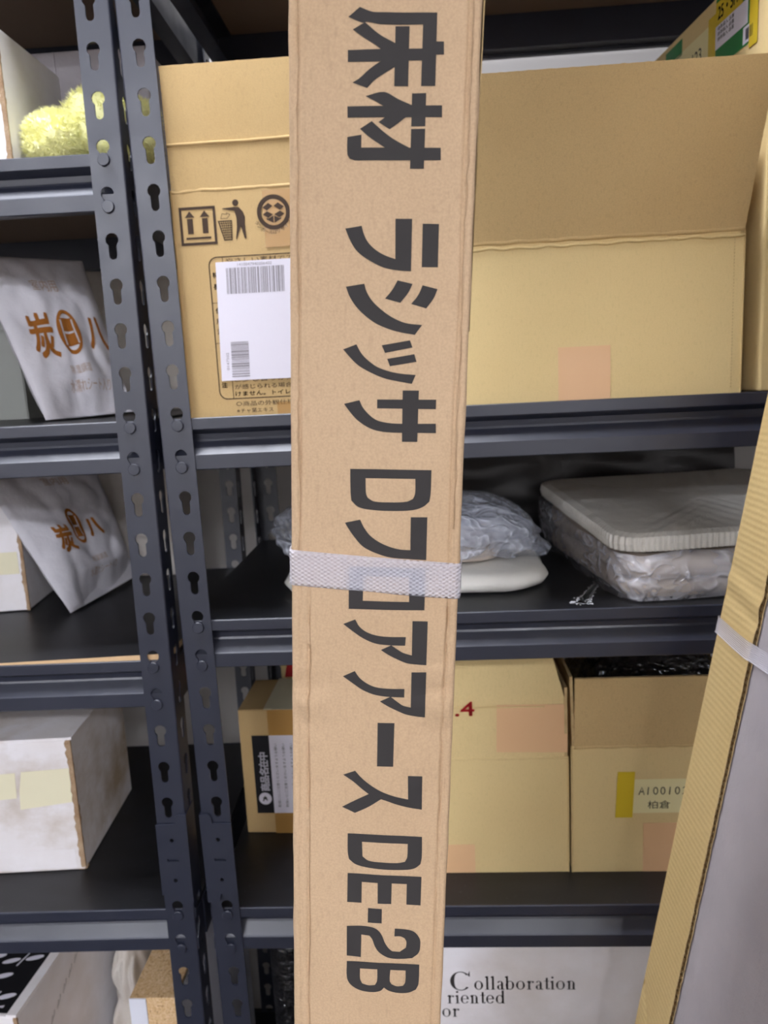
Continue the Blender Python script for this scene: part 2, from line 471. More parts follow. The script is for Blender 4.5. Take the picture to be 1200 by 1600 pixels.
def flap(T, a, b, dv, L, mat='flap', shape=None, seed=0, jitter=0.0006, name='flap', crease=0.0028, label=None):
    A, B, D = Vector(a), Vector(b), Vector(dv).normalized(); X = (B - A); W = X.length; X.normalize(); N = X.cross(D)
    if shape is None: shape = [(0, 0), (W, 0), (W, L), (0, L)]
    pts = []
    for i, p in enumerate(shape):
        q = shape[(i + 1) % len(shape)]; ln = math.dist(p, q); n = max(1, int(ln / 0.004)) if (p[1] > 0.001 or q[1] > 0.001) else 1
        for k in range(n):
            x = p[0] + (q[0] - p[0]) * k / n; y = p[1] + (q[1] - p[1]) * k / n; j = jitter if k else 0
            pts.append((x + j * nz(x * 300, y * 300, seed), y + j * nz(y * 310, x * 290, seed + 3)))
    mb = MB(); mb.slab([pts], lambda x, y, h: tuple(A + X * x + D * y + N * (h - 0.002)), 0.0038)
    n = len(pts); mb.mi = [0] * (len(mb.f) - n) + [1] * n
    o = part(T, name, mb, [mat, 'edge'], label=label)
    if crease:
        c = MB(); c.tube(jit(a, b, 60, 0.0012, seed), crease, 8); part(T, 'crease', c, mat, smooth=True)
    return o


def tape(T, x0, x1, z0, z1, mat='tape', y=-0.0006, name='tape', seed=0, label=None, wrap=0.0):
    mb = MB(); n = 14
    top = [(x0 + (x1 - x0) * i / n, z1 + 0.0008 * nz(i, seed, 1)) for i in range(n + 1)]
    mb.slab([[(x0, z0), (x1, z0)] + top[::-1]], lambda a, b, h: (a, y + 0.0003 - h, b), 0.0003)
    if wrap: mb.box(x0, x1, y, y + wrap, z0 - 0.0004, z0)
    return part(T, name, mb, mat, label=label)


def front(y=-0.0005): return lambda a, b: (a, y, b)


def barcode(mb, fmap, x0, z0, x1, z1, n, seed, horizontal=False, mi=0):
    r = random.Random(seed); t = 0.0
    while t < 1:
        wd = r.choice((1, 1, 2, 3)) / n; gap = r.choice((1, 1, 2)) / n
        if t + wd <= 1:
            R = rect(x0 + (x1 - x0) * t, z0, x0 + (x1 - x0) * (t + wd), z1) if not horizontal else rect(x0, z0 + (z1 - z0) * t, x1, z0 + (z1 - z0) * (t + wd))
            mb.flat([R], fmap, mi)
        t += wd + gap


# --- left product carton on the middle shelf
T = thing('carton', 'brown carton with arrow, litter-bin and recycling marks and a white barcode label', 'carton', (0.0135, 0.012, 1.361))
W, H = 0.272, 0.256
carton_body(T, W, 0.26, H, 'kraft2')
flap(T, (0, 0.002, H), (W, 0.002, H), (0, -0.035, 1), 0.132, 'kraft2', seed=1, name='flap', label='raised front flap')
flap(T, (0.002, 0.26, H), (0.002, 0, H), (0.02, 0, 1), 0.132, 'kraft2', seed=2)
flap(T, (W - 0.002, 0, H), (W - 0.002, 0.26, H), (0.02, 0, 1), 0.132, 'kraft2', seed=3)
flap(T, (W, 0.258, H), (0, 0.258, H), (0, 0.03, 1), 0.132, 'kraft2', seed=4)
mb = MB(); mb.tube([Vector((x, -0.0012 + 0.0006 * nz(x * 40, 1, 1), H + 0.05 + 0.0012 * nz(x * 18, 3, 1))) for x in [W * i / 40 for i in range(41)]], 0.0021, 8); part(T, 'fold_line', mb, 'kraft2', smooth=True)
mb = MB(); f = front()
mb.flat([rect(.0067, .197, .049, .239), rect(.0097, .200, .046, .236)[::-1]], f)
for cx in (.0188, .0362):
    mb.flat([[(cx - .0057, .2275), (cx + .0057, .2275), (cx, .2345)]], f); mb.flat([rect(cx - .0033, .2095, cx + .0033, .2262)], f)
mb.flat([rect(.013, .2035, .042, .2058)], f)
cm = lambda x, y: (.0067 + (x - 130) / 7850., .197 + (515 - y) / 7850. - (x - 130) / 7850. * 0.0)
P = lambda *a: [cm(a[i], a[i + 1]) for i in range(0, len(a), 2)]
mb.flat([ring(*cm(650, 172), 28 / 7850., n=20)], f)
mb.flat([P(526, 213, 640, 207, 680, 212, 712, 250, 728, 300, 722, 350, 728, 482, 712, 478, 684, 375, 640, 482, 632, 482, 648, 380, 650, 300, 636, 240, 610, 236, 530, 220)], f)
mb.flat([P(478, 318, 608, 318, 600, 490, 525, 490), P(492, 328, 532, 482, 594, 482, 600, 328)], f)
for i in range(1, 6): stroke(mb, P(490 + 20 * i, 326, 530 + 12 * i, 486), .0007, f)
for i in range(1, 8): stroke(mb, P(490 + 5 * i, 322 + 20 * i, 604 - i, 322 + 20 * i), .0007, f)
for a, b in (((508, 300), (522, 258)), ((522, 258), (565, 268)), ((565, 268), (560, 252)), ((560, 252), (594, 268)), ((594, 268), (566, 300)), ((566, 300), (508, 300))): stroke(mb, P(*a, *b), .0006, f)
rc = cm(990, 272); R_ = lambda x, y: (rc[0] + x * .0001274 * 1.0, rc[1] - y * .0001274)
Q = lambda *a: [R_(a[i], a[i + 1]) for i in range(0, len(a), 2)]
MARK = MB(); g = front(-0.0012)
MARK.flat([ring(*rc, .0191, n=40), ring(*rc, .0143, n=40)[::-1]], g)
for s in (1, -1):
    q = lambda *a: [R_(a[i] * s, a[i + 1]) for i in range(0, len(a), 2)]
    MARK.flat([q(-4, -52, -44, -80, -98, -42, -60, -16)], g); MARK.flat([q(-60, -10, -98, 18, -50, 48, -4, 20)], g); MARK.flat([q(-66, 46, -50, 54, -4, 30, -4, 92, -66, 60)], g)
for i, ch in enumerate('ダンボールはリサイクル'):
    a = RAD(205 + 13.0 * i); put_text(MARK, ch, g, rc[0] + .0235 * math.cos(a) - .002 * math.sin(a) * -1, rc[1] + .0235 * math.sin(a), .0052, rot=a + PI / 2)
part(T, 'handling_marks', mb, 'inkbrown')
tape(T, .1045, .160, .190, H - .004, 'browntape', name='tape', seed=3, y=-0.0009)
part(T, 'recycling_mark', MARK, 'inkbrown')
tape(T, .1045, .160, 0.0, .014, 'browntape', name='tape', seed=5, y=-0.0005)
mb = MB(); mb.flat([rrect(.036, .0195, .234, .183, .010), rrect(.0372, .0207, .2328, .1818, .009)[::-1]], f)
mb.flat([rect(.0525, .0205, .0532, .182)], f); mb.flat([rect(.037, .131, .0525, .1316)], f); mb.flat([rect(.037, .085, .0525, .0856)], f)
put_text(mb, 'やさしい素材でできたティッシュ', f, .0560, .1755, .0062, .150)
for z, s in ((.160, '特'), (.147, '長'), (.120, '使'), (.108, '用'), (.096, '法'), (.034, '注')): put_text(mb, s, f, .0400, z, .0068, bold=.0002)
put_text(mb, 'と少し香りが薄く', f, .0560, .0400, .0062, .080)
put_text(mb, 'が感じられる場合があります。肌に異常', f, .0555, .0315, .0062, .155)
put_text(mb, 'けません。トイレには流さないでください', f, .0555, .0235, .0062, .160, bold=.00012)
put_text(mb, '○商品の外観仕様等は、予告なく変更', f, .0555, .0115, .0062, .150)
put_text(mb, '※チャ葉エキス', f, .0555, .0035, .0058, .044)
part(T, 'printed_panel', mb, 'inkbrown')
mb = MB(); mb.slab([rect(.0425, .0415, .1500, .1765)], lambda a, b, h: (a + (b - .1) * .03, -.0016 - h, b), .0004); LB = part(T, 'shipping_label', mb, 'paperwhite', label='white shipping label with two barcodes')
mb = MB(); fl = lambda a, b: (a + (b - .1) * .03, -.0022, b)
for q in ((.0545, .1405, .1240, .1695, 96, 4), (.0555, .0455, .0765, .0860, 60, 5, True)): mb = MB(); barcode(mb, fl, *q); part(LB, 'barcode', mb, 'inkpale')
mb = MB(); barcode(mb, fl, .128, .045, .1285, .14, 60, 8, True)
put_text(mb, '1410047940206402', fl, .068, .1712, .0046, .040); put_text(mb, '0147502', fl, .0525, .054, .0042, .020, rot=PI / 2)
part(LB, 'label_print', mb, 'inkpale')

# --- big open carton beside it
T = thing('carton', 'large plain brown open carton with a tall raised front flap, on the middle shelf', 'carton', (0.300, 0.012, 1.361))
W, H = 0.355, 0.176
carton_body(T, W, 0.18, H)
sn = math.sin(RAD(19)); cs = math.cos(RAD(19))
flap(T, (0.0, 0.0, H + .004), (W, 0.0, H + .004), (0, -sn, cs), 0.168, 'flap', seed=11, shape=[(0, 0), (W, 0), (W + .006, .168), (-.004, .168)], label='raised front flap leaning outward')
flap(T, (W - .002, 0.0, H), (W - .002, .18, H), (0.02, 0, 1), 0.10, 'flap', seed=12)
flap(T, (.002, 0.18, H), (.002, 0, H), (0.02, 0, 1), 0.16, 'flap', seed=13)
flap(T, (W, 0.178, H), (0, .178, H), (0, 0.10, 1), 0.15, 'flap', seed=14)
tape(T, .149, .2085, 0.0, .0605, seed=2, wrap=.02, label='pink kraft tape patch')
mb = MB(); mb.tube(jit((0, -.0012, H - .003), (W, -.0012, H - .003), 70, .0022, 31), .0016, 6); part(T, 'fold_line', mb, 'kraft', smooth=True)
mb = MB()
for i in range(46): mb.box(W - .0105, W - .0098, -.0004, 0, .006 + i * .0036, .0078 + i * .0036)
part(T, 'perforation', mb, 'edge')

# --- tall labelled carton at the right
T = thing('carton', 'tall brown carton with a green, white and yellow label near its top', 'carton', (0.677, 0.012, 1.361), (0, 0, RAD(6)))
carton_body(T, .30, .325, .468, 'kraft', closed=True)
side = lambda a, b: (-.0006, a, b); side2 = lambda a, b: (-.0009, a, b); side3 = lambda a, b: (-.0012, a, b)
mb = MB(); mb.flat([rect(.034, .386, .127, .464)], side); LB = part(T, 'product_label', mb, 'green', label='green label with white and yellow panels')
mb = MB(); mb.flat([rect(.050, .408, .127, .434)], side2); part(LB, 'white_panel', mb, 'paperwhite'); mb = MB(); mb.flat([rect(.034, .388, .060, .406)], side2); part(LB, 'white_panel', mb, 'paperwhite')
mb = MB(); mb.flat([rect(.062, .434, .127, .460)], side2); part(LB, 'yellow_panel', mb, 'yellowtape')
mb = MB(); mir = lambda a, b: (-.0012, .125 - a, b); put_text(mb, '25・5FM', mir, .004, .440, .020, .055, bold=.0004)
bc = MB(); barcode(bc, side3, .038, .391, .054, .403, 40, 9); part(LB, 'barcode', bc, 'black')
for i in range(3): put_text(mb, '標準箱入 品番', mir, .004, .428 - .006 * i, .005, .04)
part(LB, 'label_print', mb, 'black')
mb = MB(); mb.flat([rect(.138, .395, .245, .443)], side); N_ = part(T, 'memo_paper', mb, 'paperwarm', label='cream memo paper with handwriting')
mb = MB(); mir2 = lambda a, b: (-.0012, .245 - a, b)
put_text(mb, '1123', mir2, .045, .412, .022, .036); part(N_, 'handwriting', mb, 'ink')
mb = MB(); mb.flat([rect(.127, .388, .146, .450)], side2); part(T, 'yellow_tape', mb, 'yellowtape'); mb = MB(); mb.flat([rect(.028, .380, .046, .455)], side3); part(T, 'yellow_tape', mb, 'yellowtape')
mb = MB(); mb.flat([rect(.222, .440, .275, .460)], side); part(T, 'green_sticker', mb, 'green')
mb = MB(); mb.slab([rrect(.006, .198, .150, .330, .004)], lambda a, b, h: (a, -.0004 - h, b), .0003); LB = part(T, 'white_label', mb, 'paperwhite', label='white label with a grey panel')
mb = MB(); mb.flat([rect(.009, .202, .146, .326)], front(-.0012)); part(LB, 'grey_panel', mb, 'inkpale')

# --- small carton with black and white label, lower shelf
T = thing('carton', 'small brown carton with a black and white strip label, on the lower shelf', 'carton', (-.0072, .172, .711), (0, 0, RAD(-1)))
carton_body(T, .165, .118, .203, 'kraft2', closed=True)
tape(T, .045, .100, .0, .203, 'browntape', y=-.0006, seed=6)
mb = MB(); mb.slab([rect(.045, -.0005, .100, .118)], lambda a, b, h: (a, b, .2031 + h), .0003); mb.box(.040, .052, 0, .118, .2034, .2042); part(T, 'top_tape', mb, 'creamtape')
mb = MB(); mb.flat([rect(.0185, .034, .045, .162)], front(-.0009)); LB = part(T, 'caution_label', mb, 'black', label='black strip label with white lettering')
mb = MB(); mb.flat([rect(.045, .034, .110, .162)], front(-.0010)); part(LB, 'white_panel', mb, 'paperwhite')
mb = MB(); fb = front(-.0014)
mb.flat([ring(.0325, .0585, .0100, n=24), ring(.0325, .0585, .0016, n=8)[::-1]], fb)
for i, ch in enumerate('商品名在中'): put_text(mb, ch, fb, .0395, .0715 + i * .0128, .0150, .0118, rot=PI / 2, bold=.0006)
part(LB, 'label_lettering', mb, 'paperwhite')
mb = MB(); stroke(mb, [(.0290, .0545), (.0325, .0625), (.0355, .0555)], .0022, front(-.0016)); stroke(mb, [(.0290, .0600), (.0352, .0600)], .0016, front(-.0016))
for i in range(4): put_text(mb, '取扱いにご注意くださいますようお願い', fb, .0560 + i * .012, .044, .0048, .105, rot=PI / 2)
part(LB, 'label_print', mb, 'ink')
# --- carton with red print behind it
T = thing('carton', 'brown carton with a red printed mark, behind the small labelled carton', 'carton', (.030, .33, .711))
carton_body(T, .17, .125, .235, 'kraft', closed=True)
mb = MB(); mb.flat([[(.006, .190), (.060, .190), (.060, .228), (.014, .228)]], front()); part(T, 'red_print', mb, 'inkred')

# --- carton with the red number
T = thing('carton', 'brown carton with a red .4 printed on its closed-up front flap', 'carton', (.2755, .07, .711))
W, H = .191, .170
carton_body(T, W, .26, H)
flap(T, (0, .002, H), (W, .002, H), (0, .03, 1), .158, 'kraft', seed=21, shape=[(0, 0), (W, 0), (W - .003, .085), (W - .022, .158), (.02, .158)], label='raised front flap')
flap(T, (W - .002, 0, H), (W - .002, .26, H), (.005, 0, 1), .10, 'flap', seed=22)
flap(T, (.002, .26, H), (.002, 0, H), (0, 0, 1), .10, 'flap', seed=24)
mb = MB(); mb.tube(jit((0.002, .0004, H + .074), (W - .03, .0004, H + .074), 30, .0006, 4), .0009, 6); part(T, 'fold_line', mb, 'kraft', smooth=True)
mb = MB(); ff = lambda a, b: (a, -.0030 + (b - H) * .03, b); put_text(mb, '.4', ff, .0425, .2335, .0285, .025, bold=.0005); part(T, 'red_number', mb, 'inkred')
mb = MB(); mb.slab([[(.096, .180), (W, .178), (W, .246), (.098, .247)]], lambda a, b, h: (a, -.0008 + (b - H) * .03 - h, b), .0003); mb.box(W, W + .0004, 0, .05, .182, .244); part(T, 'tape', mb, 'tape', label='pink kraft tape over the flap')
tape(T, .0, .063, 0, .043, seed=8, label='tape patch at the bottom')

# --- carton with handwritten paper
T = thing('carton', 'open brown carton with a handwritten A100102 paper and yellow tape', 'carton', (.4725, .069, .711))
W, H = .285, .185
carton_body(T, W, .26, H)
flap(T, (0.003, .001, H), (W - .003, .001, H), (0, -.06, 1), .100, 'flap', seed=31, label='raised front flap')
flap(T, (.002, .26, H), (.002, 0, H), (-.03, 0, 1), .10, 'flap', seed=32)
flap(T, (W - .002, 0, H), (W - .002, .26, H), (.03, 0, 1), .10, 'flap', seed=33)
tape(T, .095, .190, 0, .0725, seed=9, wrap=.02)
mb = MB(); mb.flat([rect(.0775, .0875, .200, .1370)], front(-.0004)); PP = part(T, 'memo_paper', mb, 'paperwarm', label='cream paper with handwritten code')
mb = MB(); mb.slab([rect(.0585, .0815, .0815, .1485)], lambda a, b, h: (a + (b - .11) * .05, -.0009 - h, b), .0003); part(T, 'yellow_tape', mb, 'yellowtape')
mb = MB(); fh = front(-.0009)
sx, sz, k = .0885, .1145, .0112
pens = {'A': [[(0, 0), (.45, 1), (.8, 0)], [(.15, .4), (.7, .4)]], '1': [[(.35, 1), (.25, 0)]], '0': [ring(.35, .5, .3, .45, 12) + [(.65, .5)]], '2': [[(.1, .8), (.35, 1), (.6, .8), (.5, .5), (.05, .02), (.75, .05)]]}
for i, ch in enumerate('A100102'):
    for s_ in pens[ch]: stroke(mb, [(sx + i * .0096 + p[0] * k * .8, sz + p[1] * k) for p in s_], .0013, fh)
put_text(mb, '柏倉', fh, .1005, .0950, .0125, .030); put_text(mb, '様', fh, .148, .0950, .0125)
part(PP, 'handwriting', mb, 'ink')
# black plastic bag inside it
T = thing('plastic_bag', 'crumpled black plastic bag poking out of the open A100102 carton', 'bag', (.60, .20, .72))
mb = MB()
def blob(cx, cy, cz, rx, ry, rz, amp, fr, seed, sq=0.6, flatb=True):
    def f(u, v):
        a = 2 * PI * u; e = PI * (v - .5); c = abs(math.cos(e)) ** sq * (1 if math.cos(e) > 0 else -1)
        x = math.copysign(abs(math.cos(a)) ** sq, math.cos(a)) * c; y = math.copysign(abs(math.sin(a)) ** sq, math.sin(a)) * c; z = math.copysign(abs(math.sin(e)) ** sq, math.sin(e))
        n = 1 + amp * (abs(nz(x * fr, y * fr, z * fr + seed)) * 1.6 - .5 + .5 * nz(x * fr * 2.6, y * fr * 2.6, z * fr * 2.6 + seed))
        zz = cz + rz * z * n
        return (cx + rx * x * n, cy + ry * y * n, max(zz, cz - rz) if flatb else zz)
    return f
mb.grid(70, 40, blob(0, 0, .145, .115, .10, .14, .10, 2.2, 3), wrap=True); part(T, 'film', mb, 'blackfilm', smooth=True)

# --- white printed carton under the lowest visible shelf
T = thing('carton', 'white carton printed with Collaboration in black serif letters, under the lowest shelf in view', 'carton', (.14, .03, .111))
carton_body(T, .56, .36, .524, 'white', closed=True)
mb = MB(); fs_ = front(-.0006)


def arc(cx, cz, rx, rz, a0, a1, wthin, wthick, n=18, ang=0.0):     # broad-nib arc, thick at its sides
    o, i_ = [], []
    for k in range(n + 1):
        a = a0 + (a1 - a0) * k / n; t = wthin + (wthick - wthin) * abs(math.cos(a - ang)); c, s = math.cos(a), math.sin(a)
        o.append((cx + rx * c, cz + rz * s)); i_.append((cx + (rx - t) * c, cz + (rz - min(t, wthin * 1.15)) * s))
    return [o[k] for k in range(n + 1)] + i_[::-1]


def serif(txt, x, z, h):                      # small roman letters drawn with stems, bowls and serifs; h = x-height
    S = h * .20; t = h * .055; A = h * 1.55
    def R(a, b, c, d): mb.flat([rect(x + a, z + b, x + c, z + d)], fs_)
    def stem(a, top, foot=True, head=True):
        R(a, 0, a + S, top)
        if foot: R(a - .6 * S, 0, a + 1.6 * S, t)
        if head: mb.flat([[(x + a - .7 * S, z + top - .12 * h), (x + a, z + top - .22 * h), (x + a, z + top), ]], fs_)
    def loop(cx, rx, a0=0, a1=2 * PI): mb.flat([[(px, pz) for px, pz in arc(x + cx, z + h / 2, rx, h / 2, a0, a1, t, S)]], fs_)
    def arch(a): mb.flat([arc(x + a + .30 * h, z + .62 * h, .32 * h, .38 * h, 0, PI * .9, t, S * .9)], fs_)
    for ch in txt:
        if ch == 'o': loop(.44 * h, .44 * h, 0, PI); loop(.44 * h, .44 * h, PI, 2 * PI); adv = 1.05
        elif ch == 'l': stem(.12 * h, A); adv = .55
        elif ch == 'i': stem(.12 * h, h); mb.flat([ring(x + .12 * h + S / 2, z + 1.38 * h, S * .62, n=12)], fs_); adv = .55
        elif ch == 'r': stem(.12 * h, h); mb.flat([arc(x + .46 * h, z + .68 * h, .26 * h, .30 * h, RAD(50), PI * .95, t, S)], fs_); mb.flat([ring(x + .60 * h, z + .86 * h, S * .55, n=10)], fs_); adv = .78
        elif ch == 'n': stem(.12 * h, h); arch(.14 * h); R(.76 * h - S, 0, .76 * h, .66 * h); R(.76 * h - 1.6 * S, 0, .76 * h + .6 * S, t); adv = .97
        elif ch == 'b': stem(.10 * h, A, False); loop(.48 * h, .42 * h, 0, PI); loop(.48 * h, .42 * h, PI, 2 * PI); adv = 1.05
        elif ch == 'd': loop(.44 * h, .42 * h, 0, PI); loop(.44 * h, .42 * h, PI, 2 * PI); R(.86 * h - S, 0, .86 * h, A); R(.86 * h - S, 0, .86 * h + .6 * S, t); adv = 1.1
        elif ch == 'a': mb.flat([arc(x + .36 * h, z + .66 * h, .30 * h, .34 * h, 0, PI * .85, t, S)], fs_); R(.66 * h - S, .05 * h, .66 * h, .68 * h); R(.66 * h - S, 0, .66 * h + .7 * S, t * 1.6); mb.flat([arc(x + .36 * h, z + .28 * h, .30 * h, .28 * h, RAD(60), RAD(320), t, S)], fs_); adv = .84
        elif ch == 'e': loop(.42 * h, .42 * h, 0, PI); mb.flat([arc(x + .42 * h, z + h / 2, .42 * h, h / 2, PI, PI * 1.82, t, S)], fs_); R(.05 * h, .52 * h, .80 * h, .52 * h + t); adv = .95
        elif ch == 't': R(.20 * h, .12 * h, .20 * h + S, 1.35 * h); R(.02 * h, h - t, .56 * h, h); mb.flat([arc(x + .40 * h, z + .16 * h, .20 * h, .16 * h, PI, 2 * PI, t, S * .8)], fs_); adv = .62
        else: adv = .5
        x += adv * h * 1.04


mb.flat([[(p[0], p[1]) for p in arc(.1715, .4625, .0145, .0148, RAD(42), RAD(318), .0010, .0058, 28)]], fs_); mb.flat([[(.1815, .4715), (.1838, .4785), (.1842, .4690)]], fs_)
serif('ollaboration', .1900, .4490, .0136); serif('riented', .1525, .4272, .0132); serif('or', .1445, .4060, .0132)
part(T, 'printed_words', mb, 'ink')
T = thing('carton', 'carton wrapped in black plastic, left of the white printed carton', 'carton', (-.005, .20, .111))
mb = MB(); mb.grid(48, 40, blob(.060, .10, .255, .058, .10, .255, .03, 2.5, 8, .35), wrap=True); part(T, 'black_wrap', mb, 'blackfilm', smooth=True)


# ================================================================ plastic wrapped pieces on the middle-lower shelf
def roundslab(mb, w, d, z0, z1, r, rib=0.0, ribn=0, seed=0, bulge=0.004, amp=.002):
    out = rrect(0, 0, w, d, r, 10); P_ = []
    for i, p in enumerate(out):
        q = out[(i + 1) % len(out)]; n = max(1, int(math.dist(p, q) / .0016)); P_ += [(p[0] + (q[0] - p[0]) * k / n, p[1] + (q[1] - p[1]) * k / n) for k in range(n)]
    n = len(P_); cx, cy = w / 2, d / 2; levels = [(-.01, z0), (0, z0 + .003), (bulge, (z0 + z1) / 2), (0, z1 - .003), (-.012, z1)]
    s = 0; vs = []
    for off, z in levels:
        for i, p in enumerate(P_):
            a = math.atan2(p[1] - cy, p[0] - cx); o = off + rib * math.sin(i * .0016 * ribn) + amp * nz(p[0] * 25, p[1] * 25, z * 60 + seed)
            vs.append((p[0] + o * math.cos(a), p[1] + o * math.sin(a), z + amp * .6 * nz(p[0] * 18, p[1] * 18, seed + z)))
    fs = [(l * n + i, l * n + (i + 1) % n, (l + 1) * n + (i + 1) % n, (l + 1) * n + i) for l in range(4) for i in range(n)]
    b = len(vs); rings = 10
    for k in range(1, rings):
        t = 1 - k / rings
        vs += [(cx + (v[0] - cx) * t, cy + (v[1] - cy) * t, z1 + .0006 * math.sin(v[0] * t * 260) * (rib > 0) + amp * nz(v[0] * 12 * t, v[1] * 12 * t, seed)) for v in vs[4 * n:5 * n]]
    fs += [((4 + k) * n + i, (4 + k) * n + (i + 1) % n, (5 + k) * n + (i + 1) % n, (5 + k) * n + i) for k in range(rings - 1) for i in range(n)]
    fs += [tuple((3 + rings) * n + i for i in range(n)), tuple(range(n))[::-1]]
    mb.add(vs, fs)


M_['foam'] = cloth('white_foam_board', (222, 220, 212), (236, 234, 226))
M_['beige'] = plain('beige_contents', (196, 184, 172), 0.7, 0.2)
T = thing('foam_tray_stack', 'stack of white ribbed foam trays wrapped in clear plastic, right of the bagged slab', 'tray', (.536, .022, 1.111), (0, 0, RAD(8)))
mb = MB(); roundslab(mb, .36, .34, .001, .024, .035, seed=2); roundslab(mb, .358, .34, .024, .050, .035, seed=4); mb.v = [(x, y, z + .075 * y * min(1, max(0, z - .012) / .03)) for x, y, z in mb.v]; part(T, 'lower_trays', mb, 'beige', smooth=True)
mb = MB(); o_ = []
mb.v = []; t_ = MB(); roundslab(t_, .37, .350, .046, .070, .035, .0012, 850, 6, .002, .0012)
mb.add([(x - .012, y + .012, z + .010 + .075 * y) for x, y, z in t_.v], t_.f); part(T, 'top_tray', mb, 'foam', smooth=False)
mb = MB()
def filmf(u, v):
    P_ = rrect(-.010, -.010, .372, .352, .04, 8); n = len(P_); s = u * n; i = int(s) % n; q = s - int(s); a = P_[i]; b = P_[(i + 1) % n]
    x, y = a[0] + (b[0] - a[0]) * q, a[1] + (b[1] - a[1]) * q; k = 1 + .0 ; z = .0015 + (.058 + .070 * max(0, y)) * v
    o = .007 * nz(x * 22, y * 22, v * 1.6 + 2) + .004 * nz(x * 60, y * 60, v * 4) + .007 * math.sin(PI * v); ang = math.atan2(y - .2, x - .18)
    return (x + o * math.cos(ang) - .008 * v, y + o * math.sin(ang) + .008 * v, z + (.004 * nz(x * 20, y * 20, 9) if v > .9 else 0))
mb.grid(360, 14, filmf, wrap=True); part(T, 'plastic_wrap', mb, 'filmclear', smooth=True)
T = thing('bagged_slab', 'white slab inside a crumpled clear plastic bag, behind the upright flooring carton', 'bag', (.095, .075, 1.111))
mb = MB(); roundslab(mb, .350, .25, .0005, .026, .06, seed=12, bulge=.008, amp=.003); part(T, 'slab', mb, 'foam', smooth=True)
mb = MB(); roundslab(mb, .26, .16, .030, .052, .03, seed=14); mb.v = [(x + .03, y + .05, z) for x, y, z in mb.v]; part(T, 'folded_contents', mb, 'beige', smooth=True)
mb = MB(); mb.grid(150, 70, blob(.165, .13, .070, .200, .125, .050, .13, 1.5, 21, .8, False), wrap=True)
mb.v = [(x, y, max(z, .027) - max(0, x - .28) * .25) for x, y, z in mb.v]; part(T, 'plastic_bag', mb, 'film', smooth=True)
T = thing('added_dark_panel', 'added dark panel at the back of the shelf, darkening the space behind the foam trays', 'panel', (.20, .446, 1.111))  # made-up panel, put in to darken the wall behind the trays
mb = MB(); mb.grid(90, 40, lambda u, v: (.62 * u, .006 * nz(u * 7, v * 4, 2) - .004 * math.sin(PI * v), .001 + .165 * v)); mb.box(0, .62, .012, .026, .0005, .164); part(T, 'wrap', mb, 'darkpanel', smooth=False)
mb = MB(); r = random.Random(3)
for i in range(700):
    t = r.random() ** 1.3; wd = .016 * (1 - t) ** 1.5 + .0016; cx, cy = .4765 + .038 * t + r.gauss(0, .30) * wd, .024 + .085 * t + r.gauss(0, .004); q = .0006 + .0014 * r.random() * (1 - .5 * t)
    mb.flat([ring(cx, cy, q, q * 1.6, 6)], lambda a, b: (a + .021, b, .0))
M_['chalk'] = plain('white_powder', (238, 240, 244), 0.9, 0.1)
o = part(None, 'powder_smear', mb, 'chalk'); o.location = (-.021, 0, 1.1113); o.parent = RR; o.location = (-.021 + .021, 0, 1.1110); o['kind'] = 'stuff'


# ================================================================ left rack contents
def dense(v, f, L):                           # split long triangles so flat print can follow a curved surface
    out = []; st = [tuple(v[i] for i in t) for p in f for t in ([p] if len(p) == 3 else [(p[0], p[k], p[k + 1]) for k in range(1, len(p) - 1)])]
    while st:
        t = st.pop(); d = [math.dist(t[i], t[(i + 1) % 3]) for i in range(3)]; k = d.index(max(d))
        if d[k] <= L: out.append(t); continue
        a, b, c = t[k], t[(k + 1) % 3], t[(k + 2) % 3]; m = ((a[0] + b[0]) / 2, (a[1] + b[1]) / 2); st += [(a, m, c), (m, b, c)]
    return out


def wrap2d(mb, src, fmap, L):                 # src: an MB holding (x, y, 0) flat print
    for t in dense([(p[0], p[1]) for p in src.v], src.f, L): mb.add([fmap(*p) for p in t], [(0, 1, 2)])


